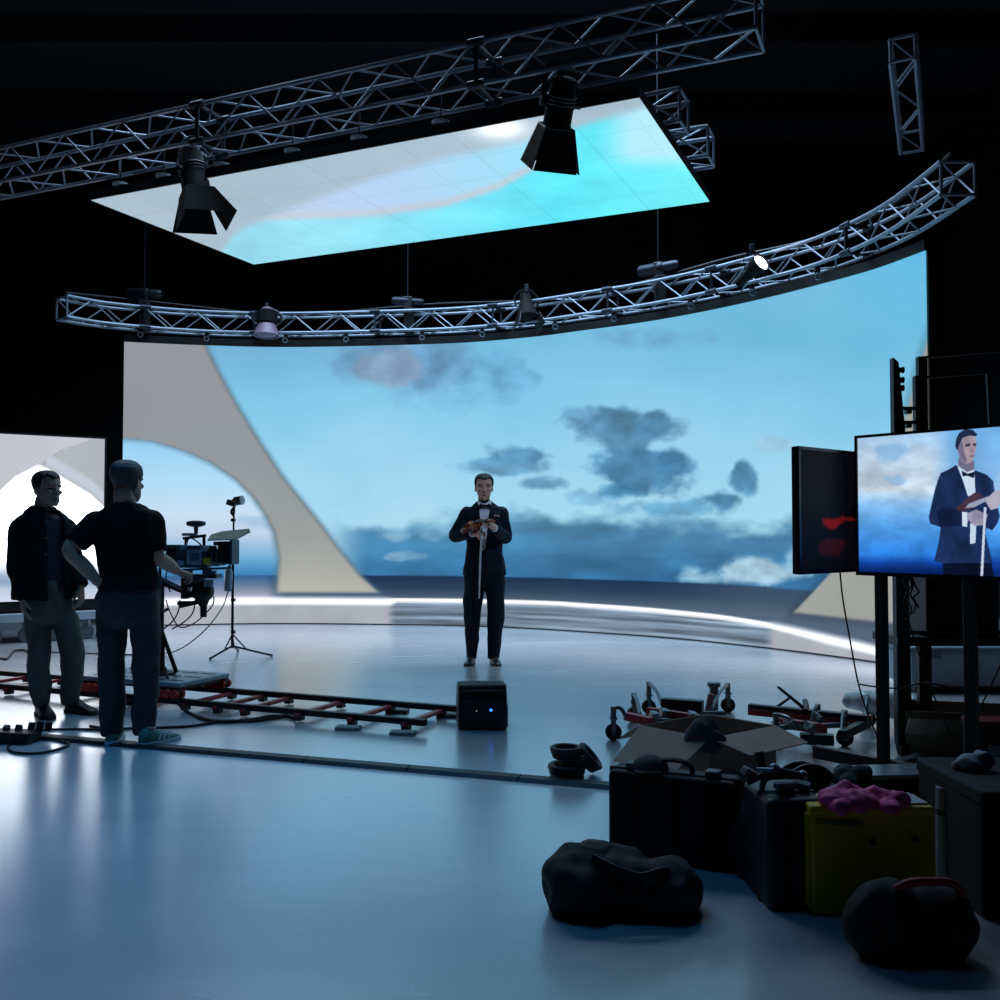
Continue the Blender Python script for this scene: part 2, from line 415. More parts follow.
    pic = pic * (1 - ws[..., None]) + st * ws[..., None]
    return lin(np.clip(pic, 0, 320) / 255)

WN, WM = 680, 260
wc, ws_ = resample(WCTRL, WN)
zz = np.linspace(.012, WTOP, WM)
P = np.zeros((WM, WN, 3)); P[..., :2] = wc[None]; P[..., 2] = zz[:, None]
pxs, pys = pix(P)
led = thing('led_wall', 'huge curved LED wall showing a blue cloudy sky and a pale arch', 'LED wall', (0, 0, 0))
pcol = wall_picture(pxs, pys, P[..., 2])
o = grid_mesh('screen', P, pcol, screen_mat('led_wall_face', 1.0), led)
o['label'] = 'glowing picture of sky, arch and surf'
def ribbon(name, curve, z0, z1, off0, off1, m, parent):
    a = offset_curve(curve, off0); b = offset_curve(curve, off1); mb = MB()
    rings = [mb.verts([(a[i][0], a[i][1], z0), (b[i][0], b[i][1], z0), (b[i][0], b[i][1], z1), (a[i][0], a[i][1], z1)]) for i in range(len(curve))]
    mb.skin(rings, True, False)
    return mb.build(name, m, parent)
wc2 = resample(WCTRL, 90)[0]
ribbon('cabinet_back', wc2, .0, WTOP, .02, .14, M_blk, led)
ribbon('header_skirt', wc2, WTOP, WTOP + .10, -.02, .14, M_blk, led)
ribbon('floor_edge', wc2, 0, .014, -.02, .01, M_blk, led)
ex = resample([(3.935, 8.9), (3.96, 8.86)], 4)[0]
# ================================================================ overhead LED panel
PZ = 4.58
A_, B_, C_ = gnd(91, 200.2, PZ), gnd(253.8, 264.5, PZ), gnd(709.6, 201.6, PZ)
bc = (C_ - B_); uu = bc.normalized(); vv = V((-uu.y, uu.x, 0)); vv = vv if (A_ - B_).dot(vv) > 0 else -vv
lu = bc.length; lv = (A_ - B_).length
def panel_picture(x, y, u, v):
    grey = np.array((166, 185, 198.)) * (1 + .08 * (fbm(x * .008, y * .03, 3, 71) - .5))[..., None]
    mid = np.stack([interp(x, [(250, 190), (400, 178), (560, 150), (700, 190)]), interp(x, [(250, 205), (400, 208), (560, 226), (700, 236)]), interp(x, [(250, 230), (400, 240), (560, 247), (700, 250)])], -1)
    low = np.stack([interp(x, [(230, 150), (350, 146), (470, 118), (560, 92), (700, 118)]), interp(x, [(230, 215), (350, 222), (470, 226), (560, 232), (700, 248)]), interp(x, [(230, 232), (350, 240), (470, 246), (560, 250), (700, 255)])], -1)
    low = low * (1 + .16 * (fbm(x * .02, y * .06, 4, 72) - .5))[..., None]
    g_edge = interp(x, [(215, 262), (222, 250), (234, 234), (247, 226), (274, 214), (300, 204), (372, 178), (444, 157), (516, 143), (560, 132), (640, 108), (720, 80)])
    b_edge = interp(x, [(230, 217), (300, 215.5), (372, 213), (444, 203), (498, 186), (534, 166), (560, 140), (600, 100), (720, 40)])
    pic = mid
    wl = sst(-4, 6, y - b_edge); pic = pic * (1 - wl[..., None]) + low * wl[..., None]
    hz = .85 * sst(590, 640, x) * (1 - sst(150, 175, y)); pic = mixc(pic, (196, 232, 247), hz)
    wb = .85 * np.exp(-((y - b_edge) / 4.5) ** 2) * (1 - sst(535, 560, x)); pic = mixc(pic, (196, 200, 212), wb)
    wg = 1 - sst(-6, 7, y - g_edge); pic = pic * (1 - wg[..., None]) + grey * wg[..., None]
    pic = mixc(pic, (300, 300, 300), .9 * np.exp(-((x - 500) / 26) ** 2 - ((y - 128) / 11) ** 2))
    seam = np.minimum(np.abs((u / .5 + .5) % 1 - .5), np.abs((v / .5 + .5) % 1 - .5)) * .5
    pic = pic * (1 - .06 * (1 - sst(0, .012, seam)))[..., None]
    return lin(np.clip(pic, 0, 320) / 255) * 1.0
NU, NV = 300, 150
U, Vv = np.meshgrid(np.linspace(0, lu, NU), np.linspace(0, lv, NV))
P = np.zeros((NV, NU, 3))
for k in range(3): P[..., k] = B_[k] + uu[k] * U + vv[k] * Vv
ppx, ppy = pix(P)
led2 = thing('overhead_led_panel', 'tilted looking bright overhead LED panel with cyan sky, hung under the ceiling trusses', 'LED panel')
o = grid_mesh('screen', P, panel_picture(ppx, ppy, U, Vv), screen_mat('led_ceiling_face', 1.0), led2, flip=True)
o['label'] = 'glowing cyan and grey picture'
mb = MB(); q = [B_, B_ + uu * lu, B_ + uu * lu + vv * lv, B_ + vv * lv]
mb.prism([p + V((0, 0, .006)) for p in q], (0, 0, 0), (0, 0, .09)); mb.build('backing', M_blk, led2)
def box_pts(i, j, dz): return B_ + uu * i + vv * j + V((0, 0, dz))
for j in np.linspace(.25, lv - .25, 4):
    MB().bar(box_pts(.05, j, .12), box_pts(lu - .05, j, .12), .05).build('batten', M_blk, led2)
# ================================================================ LED screen on wheels at the left
SA, SB = V((-4.83, 11.85, 0)), V((-7.9, 9.72, 0))
su = (SA - SB).normalized(); sn = V((su.y, -su.x, 0))
sl = (SA - SB).length
def side_picture(x, y, u, z):
    pic = np.stack([interp(y, [(430, 300), (560, 290), (569, 225), (575, 168), (582, 140), (590, 190), (600, 205)]), interp(y, [(430, 305), (560, 300), (569, 240), (575, 186), (582, 165), (590, 204), (600, 215)]), interp(y, [(430, 315), (560, 312), (569, 255), (575, 212), (582, 195), (590, 224), (600, 232)])], -1)
    mo = 1 + .022 * np.sin((x * 1.1 + y * 1.3)) + .06 * (fbm(x * .03, y * .03, 3, 81) - .5)
    e1 = interp(x, [(-120, 560), (-40, 520), (0, 491), (15, 477), (39, 464.5), (60, 450), (85, 442), (105, 432)])
    e2 = interp(x, [(30, 462), (39, 465), (50, 470), (70, 482), (90, 494), (105, 508), (110, 514)])
    up = np.array((196, 198, 206.)) * mo[..., None]; rt = np.array((176, 180, 187.)) * mo[..., None]
    w2 = sst(-1.5, 1.5, e2 - y) * (x > 36)
    pic = pic * (1 - w2[..., None]) + rt * w2[..., None]
    wl = sst(0, 6, 9 - np.abs(e2 - y - 9)) * (x > 46) * .8; pic = mixc(pic, (198, 208, 224), wl)
    w1 = sst(-1.5, 1.5, e1 - y); pic = pic * (1 - w1[..., None]) + up * w1[..., None]
    wt = sst(0, 2, x - 97) * sst(0, 3, (448 + (105 - x) * -1.0 + 6) - y) * 0; pic = mixc(pic, (230, 235, 240), wt)
    out = lin(np.clip(pic, 0, 330) / 255); return out * (1 + 1.2 * sst(1.0, 1.35, out.min(-1)))[..., None]
NU, NV = 240, 150
U, Zz = np.meshgrid(np.linspace(0, sl, NU), np.linspace(.475, 2.415, NV))
P = np.zeros((NV, NU, 3)); P[..., 0] = SB.x + su.x * U; P[..., 1] = SB.y + su.y * U; P[..., 2] = Zz
ppx, ppy = pix(P)
led3 = thing('rolling_led_screen', 'bright white LED screen on a wheeled base, behind the man in the jacket', 'LED screen')
o = grid_mesh('screen', P, side_picture(ppx, ppy, U, Zz), screen_mat('led_side_face', 1.0), led3)
o['label'] = 'glowing white picture with a grey arch'
def sp(u, n, z): return SB + su * u - sn * n + V((0, 0, z))       # n: behind the screen
mb = MB(); mb.prism([sp(0, .01, .44), sp(sl + .03, .01, .44), sp(sl + .03, .12, .44), sp(0, .12, .44)], (0, 0, 0), (0, 0, 2.0)); mb.build('casing', M_blk, led3)
mb = MB(); mb.prism([sp(0, -.03, .36), sp(sl + .03, -.03, .36), sp(sl + .03, .5, .36), sp(0, .5, .36)], (0, 0, 0), (0, 0, .09)); mb.build('lower_beam', M_blk, led3)
mb = MB(); mb.prism([sp(0, -.12, .24), sp(sl + .03, -.12, .24), sp(sl + .03, .6, .24), sp(0, .6, .24)], (0, 0, 0), (0, 0, .10)); mb.build('platform', mat('platform_grey', (165, 172, 182), .45, var=.1), led3, bevel=.008)
for u in np.arange(.25, sl, .33):
    mb = MB().box(sp(u, -.03, .185), (.07, .05, .11)); c = mb.build('caster', M_steel, led3)
    ce = sp(u, -.03, .085); MB().cyl(ce - sn * .02, ce + sn * .02, .085, n=20).cyl(ce - sn * .024, ce + sn * .024, .035, n=14).build('wheel', mat('grey_wheel', (88, 96, 106), .5), c, bevel=.008)
for u in np.arange(.4, sl, .9):
    MB().bar(sp(u, .4, .45), sp(u, .14, 1.9), .05).build('brace', M_blk, led3)
# ================================================================ trusses
def truss(name, label, path, w, h, step=.32, group=None, couplers=()):
    """a box truss; path: points of the centre line of its underside"""
    t = thing(name, label, 'truss', (0, 0, 0), 0, group)
    n = len(path); off = []
    for i in range(n):
        a, b = path[max(i - 1, 0)], path[min(i + 1, n - 1)]
        d = (b - a).normalized(); sd = V((d.y, -d.x, 0)).normalized()
        off.append(sd)
    cor = []
    for s_, z_ in ((1, 0), (1, h), (-1, h), (-1, 0)):
        pts = [path[i] + off[i] * (w / 2 * s_) + V((0, 0, z_)) for i in range(n)]
        cor.append(pts); MB().tube(pts, .021, 8).build('chord', M_alu, t)
    for f in range(4):
        mb = MB(); a, b = cor[f], cor[(f + 1) % 4]
        L = np.r_[0, np.cumsum([(a[i + 1] - a[i]).length for i in range(n - 1)])]
        def pt(c, s_):
            i = int(np.clip(np.searchsorted(L, s_) - 1, 0, n - 2)); k = (s_ - L[i]) / (L[i + 1] - L[i])
            return c[i].lerp(c[i + 1], k)
        N = max(2, int(L[-1] / step)); ss = np.linspace(0, L[-1], N + 1)
        for k in range(N):
            p, q_ = (pt(a, ss[k]), pt(b, ss[k + 1])) if k % 2 == 0 else (pt(b, ss[k]), pt(a, ss[k + 1]))
            mb.cyl(p, q_, .0095, n=6, cap=False)
        for s_ in (0, L[-1]): mb.cyl(pt(a, s_), pt(b, s_), .014, n=8)
        mb.build('lattice', M_alu, t)
    for s_ in couplers:
        i = int(s_ * (n - 1)); mb = MB()
        for f in range(4): mb.bar(cor[f][i], cor[(f + 1) % 4][i], .03)
        for f in range(4):
            d = (path[min(i + 1, n - 1)] - path[max(i - 1, 0)]).normalized()
            mb.cyl(cor[f][i] - d * .07, cor[f][i] + d * .07, .034, n=10)
        mb.build('coupler', M_dsteel, t)
    return t
TCTRL = [(-5.66, 12.55), (-5.22, 13.0)] + WCTRL[1:-2] + [(3.61, 9.45), (3.71, 8.95), (3.74, 8.45), (3.75, 7.95)]
tc_, _ = resample(TCTRL, 61)
TP = [V((p[0], p[1] - .08, 4.04)) for p in tc_]
truss('curved_truss', 'long curved aluminium truss running above the top edge of the LED wall', TP, .28, .27, couplers=(.09, .2, .34, .47, .6, .73, .87))
def over(i, j, dz=0): return B_ + uu * i + vv * j + V((0, 0, dz))
TZ = .22
a, b = gnd(-140, 218, 4.82), gnd(760, 39.5, 4.82)
truss('ceiling_truss', 'aluminium box truss crossing the upper left, above the edge of the overhead panel', [a.lerp(b, k / 32) for k in range(33)], .36, .34, .36, couplers=(.2, .5, .8))
a, b = over(.4, lv * .27, TZ), over(lu + .02, lv * .27, TZ)
a, b = over(.4, .62, TZ), gnd(711, 161, PZ + TZ)
truss('ceiling_truss', 'short aluminium truss poking out right of the overhead panel', [a.lerp(b, k / 16) for k in range(17)], .30, .28, .36)
a, b = over(.4, 1.25, TZ), gnd(684, 127, PZ + TZ)
truss('ceiling_truss', 'aluminium truss end at the top of the picture, right of the overhead panel', [a.lerp(b, k / 16) for k in range(17)], .30, .28, .36)
a, b = V((3.55, 7.2, 5.2)), V((3.62, 9.6, 4.95))
truss('ceiling_truss', 'dim truss high in the dark at the upper right', [at(912, 152, 9.4).lerp(at(903, 60, 8.2), k / 8) for k in range(9)], .2, .2, .3)
# ================================================================ people
from mathutils import noise as mnoise
def evaluated(o):
    dg = bpy.context.evaluated_depsgraph_get()
    return bpy.data.meshes.new_from_object(o.evaluated_get(dg), preserve_all_data_layers=False, depsgraph=dg)
def fuse(mb, name, mats, parent, voxel=.006, smooth=2, wrinkle=0., wscale=9., squash=(1, 1, 1), push=None, pick=None, cut=None, solid=0., seed=0):
    """join the pieces of mb into one continuous skin"""
    bmesh.ops.recalc_face_normals(mb.bm, faces=mb.bm.faces)
    me = bpy.data.meshes.new('tmp'); mb.bm.to_mesh(me); mb.bm.free()
    t = bpy.data.objects.new('tmp', me); COL.objects.link(t)
    r = t.modifiers.new('r', 'REMESH'); r.mode = 'VOXEL'; r.voxel_size = voxel
    me2 = evaluated(t); bpy.data.objects.remove(t); bpy.data.meshes.remove(me)
    bm = bmesh.new(); bm.from_mesh(me2)
    for _ in range(smooth): bmesh.ops.smooth_vert(bm, verts=bm.verts, factor=.5, use_axis_x=True, use_axis_y=True, use_axis_z=True)
    bm.normal_update()
    if wrinkle:
        sd = V((seed * 3.7, seed * 1.3, 0)); mv = []
        for v in bm.verts:
            p = V((v.co.x * squash[0], v.co.y * squash[1], v.co.z * squash[2])) * wscale + sd
            n1 = mnoise.noise(p); n2 = mnoise.noise(p * 2.3 + V((5, 1, 2)))
            mv.append(v.normal * (wrinkle * ((1 - 2 * abs(n1)) * .7 + n2 * .5)))
        for v, d in zip(bm.verts, mv): v.co += d
    if push:
        for v in bm.verts:
            d = push(v.co)
            if d is not None: v.co += d
    if cut:
        bmesh.ops.delete(bm, geom=[f for f in bm.faces if cut(f.calc_center_median(), f.normal)], context='FACES')
    for f in bm.faces:
        f.smooth = True; f.material_index = pick(f.calc_center_median(), f.normal) if pick else 0
    me2.name = name; me2.materials.clear()
    for m_ in (mats if isinstance(mats, (list, tuple)) else [mats]): me2.materials.append(m_)
    bm.to_mesh(me2); bm.free()
    o = bpy.data.objects.new(name, me2); COL.objects.link(o)
    if parent is not None: o.parent = parent
    if solid:
        s_ = o.modifiers.new('thickness', 'SOLIDIFY'); s_.thickness = solid; s_.offset = -1
    return o
def limb(mb, pts, radii, n=14, sub=6, up=None, p=2.):
    q = spline(pts, sub); m_ = len(pts); rr = []
    R_ = [r if isinstance(r, (list, tuple)) else (r, r) for r in radii]
    for i in range(len(q)):
        t = i / sub; k = min(int(t), m_ - 2); f = t - k; f = f * f * (3 - 2 * f)
        rr.append((R_[k][0] * (1 - f) + R_[k + 1][0] * f, R_[k][1] * (1 - f) + R_[k + 1][1] * f))
    return mb.tube(q, rr, n, up=up, p=p)
def torso(mb, rings, yaw=0., n=28, grow=0., p=2.3, sub=5):
    """rings: (centre, half width, half depth) from the top down; returns nothing"""
    C_ = spline([r[0] for r in rings], sub); m_ = len(rings); L = []
    x = V((math.cos(yaw), math.sin(yaw), 0)); y = V((-math.sin(yaw), math.cos(yaw), 0))
    for i, c in enumerate(C_):
        t = i / sub; k = min(int(t), m_ - 2); f = t - k; f = f * f * (3 - 2 * f)
        rx = rings[k][1] * (1 - f) + rings[k + 1][1] * f + grow; ry = rings[k][2] * (1 - f) + rings[k + 1][2] * f + grow
        L.append(mb.ring(c, x, y, rx, ry, n, p))
    return mb.skin(L)
HEAD = [(-.01, .10, -.37, -.14), (.04, .165, -.425, -.08), (.12, .225, -.435, .04), (.20, .262, -.425, .16), (.30, .29, -.41, .28), (.42, .312, -.40, .37), (.50, .322, -.395, .42), (.60, .334, -.405, .46), (.70, .338, -.395, .475), (.80, .318, -.35, .45), (.89, .262, -.26, .375), (.955, .18, -.155, .26), (.99, .09, -.06, .14), (1.0, .03, .0, .06)]
def head_ring(z):
    k = 0
    while k < len(HEAD) - 2 and HEAD[k + 1][0] < z: k += 1
    a, b = HEAD[k], HEAD[k + 1]; f = min(1, max(0, (z - a[0]) / (b[0] - a[0])))
    return [a[i] * (1 - f) + b[i] * f for i in (1, 2, 3)]
class Head:
    """a head with its chin point at o, crown at o + h; looks along -y turned by yaw, tipped by pitch (down positive)"""
    def __init__(s, o, h=.235, yaw=0., pitch=0., roll=0.):
        s.o, s.h = V(o), h; s.R = Euler((pitch, roll, yaw)).to_matrix(); s.Ri = s.R.inverted()
    def w(s, x, y, z): return s.o + s.R @ (V((x, y, z)) * s.h)
    def l(s, p): return (s.Ri @ (p - s.o)) / s.h
    def surf(s, a, z, g=0.):
        rx, yf, yb = head_ring(min(z, 1.)); yc, ry = (yf + yb) / 2, (yb - yf) / 2
        return s.w((rx + g) * math.sin(a), yc - (ry + g) * math.cos(a), z)
    def flesh(s, mb):
        rings = []
        zs = [-.01, .01, .04, .08, .12, .16, .2, .25, .3, .36, .42, .5, .55, .6, .65, .7, .75, .8, .85, .89, .925, .955, .98, .993, 1.0]
        for z in zs: rings.append([mb.bm.verts.new(s.surf(2 * math.pi * k / 32, z)) for k in range(32)])
        mb.skin(rings)
        W = s.w
        limb(mb, [W(0, -.36, .60), W(0, -.385, .52), W(0, -.43, .40), W(0, -.44, .335), W(0, -.385, .30)], [s.h * .036, s.h * .044, s.h * .058, s.h * .066, s.h * .04], 10, 4)
        for q in (-1, 1):
            mb.ball(W(q * .052, -.40, .325), s.h * .042, 10, 8)
            limb(mb, [W(q * .03, -.365, .585), W(q * .15, -.355, .60), W(q * .25, -.275, .57)], [s.h * .04, s.h * .046, s.h * .034], 8, 4)
            mb.ball(W(q * .17, -.335, .40), (s.h * .085, s.h * .075, s.h * .075), 12, 8, s.R)
            mb.ball(W(q * .335, .03, .43), (s.h * .03, s.h * .085, s.h * .125), 12, 10, s.R @ Euler((.15, 0, q * -.35)).to_matrix())
        limb(mb, [W(-.10, -.40, .195), W(0, -.452, .205), W(.10, -.40, .195)], [s.h * .012, s.h * .028, s.h * .012], 8, 5)
        limb(mb, [W(-.085, -.40, .165), W(0, -.448, .155), W(.085, -.40, .165)], [s.h * .012, s.h * .032, s.h * .012], 8, 5)
        mb.ball(W(0, -.40, .04), (s.h * .085, s.h * .06, s.h * .06), 12, 8, s.R)
        return s
    def push(s, co):
        p = s.l(co)
        if p.y < -.2 and .3 < p.z < .7:
            e = max(math.exp(-((abs(p.x) - .135) / .075) ** 2 - ((p.z - .50) / .05) ** 2), 0)
            if e > .02: return s.R @ V((0, 1, 0)) * (e * .04 * s.h)
        return None
    def zone(s, co):
        """0 skin, 1 eyes and brows, 2 lips"""
        p = s.l(co)
        if p.y > -.2 or p.z > .75 or p.z < .1 or abs(p.x) > .3: return 0
        if abs(abs(p.x) - .14) < .05 and abs(p.z - .505) < .02: return 1
        if abs(abs(p.x) - .145) < .085 and abs(p.z - (.60 - .12 * (abs(p.x) - .14) ** 2)) < .02: return 1
        if abs(p.x) < .095 and abs(p.z - .18) < .035: return 2
        return 0
    def hair(s, name, m, parent, front=.83, side=.47, back=.16, th=.06, top=.05, seed=1):
        bm = bmesh.new(); N, rings = 64, []
        zs = [.1 + .9 * k / 44 for k in range(45)]
        for z in zs:
            ring = []
            for k in range(N):
                a = 2 * math.pi * k / N
                g = th * (.22 + .78 * min(1, max(0, (z - .35) / .45))) ; up_ = top * sst(.7, 1., np.array(z)) 
                p = s.surf(a, z, g) + s.R @ V((0, 0, float(up_) * s.h))
                ln = mnoise.noise(V((math.sin(a) * 9, math.cos(a) * 9, z * 7 + seed)))
                p += (p - s.w(0, .04, .55)).normalized() * (ln * .012 * s.h)
                ring.append(bm.verts.new(p))
            rings.append(ring)
        apex = bm.verts.new(s.w(0, .03, 1.0 + top + .01))
        def line(a):
            c = math.cos(a)                 # 1 front, -1 back
            if c > .62: return front + .05 * (1 - abs((c - .8) / .2)) * (c < .97)
            if c > .18: return front if c > .42 else (side + .10 if c > .30 else side)
            if c > -.05: return side + .04
            return back + (side - back) * max(0, 1 - (-c - .05) / .5)
        for j in range(len(zs) - 1):
            for k in range(N):
                a = 2 * math.pi * (k + .5) / N; wob = .02 * mnoise.noise(V((a * 6, seed, j * .01)))
                if zs[j] + wob < line(a): continue
                f = bm.faces.new([rings[j][k], rings[j][(k + 1) % N], rings[j + 1][(k + 1) % N], rings[j + 1][k]]); f.smooth = True
        for k in range(N): bm.faces.new([rings[-1][k], rings[-1][(k + 1) % N], apex]).smooth = True
        bmesh.ops.delete(bm, geom=[v for v in bm.verts if not v.link_faces], context='VERTS')
        bmesh.ops.recalc_face_normals(bm, faces=bm.faces)
        me = bpy.data.meshes.new(name); bm.to_mesh(me); bm.free(); me.materials.append(m)
        o = bpy.data.objects.new(name, me); COL.objects.link(o); o.parent = parent
        q = o.modifiers.new('thickness', 'SOLIDIFY'); q.thickness = th * .8 * s.h; q.offset = -1
        return o
def sleeve(mb, neck, A, B, C, r, n=18):
    """from beside the neck over the shoulder to the wrist or the sleeve's end"""
    mb.ball(A, r[0] * .96, 18, 12)
    N = neck.lerp(A, .35) + V((0, 0, -.03)); limb(mb, [N, N.lerp(A, .5) + V((0, 0, .002)), A], [r[0] * .55, r[0] * .78, r[0] * .92], n)
    if C is None: return limb(mb, [A, A.lerp(B, .5), B], [r[0], r[1], r[2]], n)
    return limb(mb, [A, A.lerp(B, .5), B, B.lerp(C, .5), C], r, n)
def hand(mb, wrist, d, n, t, curl=(.3, .35, .4, .45), size=1., thumb=.5, spread=.10):
    """d: towards the fingertips, n: the way the palm faces, t: the thumb's side"""
    w_ = V(wrist); d = V(d).normalized(); n = V(n); n = (n - d * n.dot(d)).normalized(); t = V(t); t = (t - d * t.dot(d) - n * t.dot(n)).normalized()
    s_ = size
    limb(mb, [w_ - d * .02 * s_, w_ + d * .03 * s_, w_ + d * .065 * s_, w_ + d * .098 * s_], [(.028 * s_, .021 * s_), (.037 * s_, .019 * s_), (.043 * s_, .016 * s_), (.041 * s_, .012 * s_)], 14, 4, up=n)
    for k, (off, L_, c) in enumerate(zip((.033, .0115, -.0105, -.031), (.074, .083, .077, .06), curl)):
        b = w_ + d * (.09 - .004 * abs(k - 1)) * s_ + t * off * s_
        dd = (d + t * (off / .033) * spread).normalized(); pts = [b - dd * .015 * s_, b]; a = 0.
        for seg in (.45, .30, .25):
            a += c
            v = dd * math.cos(a) + n * math.sin(a)
            pts.append(pts[-1] + v * (L_ * seg * s_))
        mb.tube(spline(pts, 3), [(.0092 if i < 9 else .0078) * s_ for i in range(len(spline(pts, 3)))], 8)
    b = w_ + d * .022 * s_ + t * .026 * s_
    v1 = (d * .75 + t * .6 + n * .25).normalized(); v2 = (d * .9 + t * (.35 - thumb * .5) + n * (.2 + thumb * .5)).normalized()
    limb(mb, [b, b + v1 * .035 * s_, b + v1 * .04 * s_ + v2 * .028 * s_, b + v1 * .04 * s_ + v2 * .052 * s_], [.014 * s_, .0115 * s_, .010 * s_, .008 * s_], 8, 3)
def shoe(mb, heel, d, L_=.28, h=.095, w_=.042, z0=.0, boot=0.):
    d = V((d[0], d[1], 0)).normalized(); x = V((-d.y, d.x, 0)); heel = V((heel[0], heel[1], z0)); rings = []
    for f, ww, hh in ((0, .55, .7), (.04, .8, 1.), (.14, .92, 1.), (.27, .95, .98), (.4, .93, .82), (.52, .98, .64), (.66, 1.08, .52), (.8, 1.06, .44), (.92, .8, .36), (.985, .42, .25)):
        c = heel + d * (f * L_); H = hh * h; ring = []
        for k in range(16):
            a = 2 * math.pi * k / 16; cx = math.copysign(abs(math.cos(a)) ** .75, math.cos(a)); sz = math.sin(a)
            z = H * .5 + H * .5 * (math.copysign(abs(sz) ** .6, sz))
            ring.append(mb.bm.verts.new(c + x * (cx * ww * w_ * (1 if sz < .3 else 1 - .45 * (sz - .3))) + V((0, 0, max(0.006, z)))))
        rings.append(ring)
    mb.skin(rings)
    return mb
def sole(parent, heel, d, m, L_=.29, w_=.045, th=.018):
    d = V((d[0], d[1], 0)).normalized(); x = V((-d.y, d.x, 0)); heel = V((heel[0], heel[1], 0)) - d * .006; P_ = []
    prof = [(0, .5), (.04, .78), (.14, .9), (.3, .85), (.45, .82), (.62, 1.02), (.78, 1.08), (.9, .85), (.97, .5), (1., .15)]
    for f, ww in prof: P_.append(heel + d * f * L_ + x * ww * w_)
    for f, ww in prof[::-1]: P_.append(heel + d * f * L_ - x * ww * w_)
    return MB().prism(P_, (0, 0, 0), (0, 0, th)).build('sole', m, parent, bevel=.003)
M_skin = mat('skin', (186, 140, 120), .5, var=.08, scale=40, bump=.05)
M_eye = mat('dark_brow_and_eye', (28, 22, 22), .4, var=.1)
M_lip = mat('lip', (150, 92, 84), .45, var=.08)
M_hair1 = mat('dark_brown_hair', (26, 22, 22), .55, var=.35, scale=60, bump=.4, bscale=160)
M_hair2 = mat('grey_hair', (64, 62, 62), .55, var=.35, scale=60, bump=.4, bscale=160)
M_tux = mat('dark_blue_tuxedo', (10, 21, 36), .75, var=.25, scale=26, spec=.15, bump=.06, bscale=260)
M_satin = mat('black_satin', (12, 13, 18), .32, var=.2)
M_shirt = mat('white_shirt', (205, 208, 214), .7, var=.05, bump=.05)
M_jac = mat('dark_denim_jacket', (13, 17, 24), .85, spec=.2, var=.25, scale=22, sheen=.0, bump=.08, bscale=220)
M_den = mat('blue_shirt', (38, 46, 64), .8, var=.2, scale=22)
M_kha = mat('grey_khaki_trousers', (98, 96, 92), .8, var=.15, scale=18, bump=.08, bscale=200)
M_tee = mat('black_t_shirt', (8, 9, 13), .9, spec=.2, var=.2, scale=20, sheen=.0, bump=.05, bscale=240)
M_jean = mat('dark_grey_jeans', (48, 52, 60), .8, var=.22, scale=16, bump=.08, bscale=220)
M_boot = mat('dark_boot_leather', (18, 17, 18), .45, var=.2)
M_snk = mat('green_grey_sneaker', (84, 128, 114), .7, var=.15)
M_white = mat('white_rubber', (196, 200, 204), .6, var=.06)
M_shoe = mat('black_shoe', (46, 49, 56), .25, var=.15)

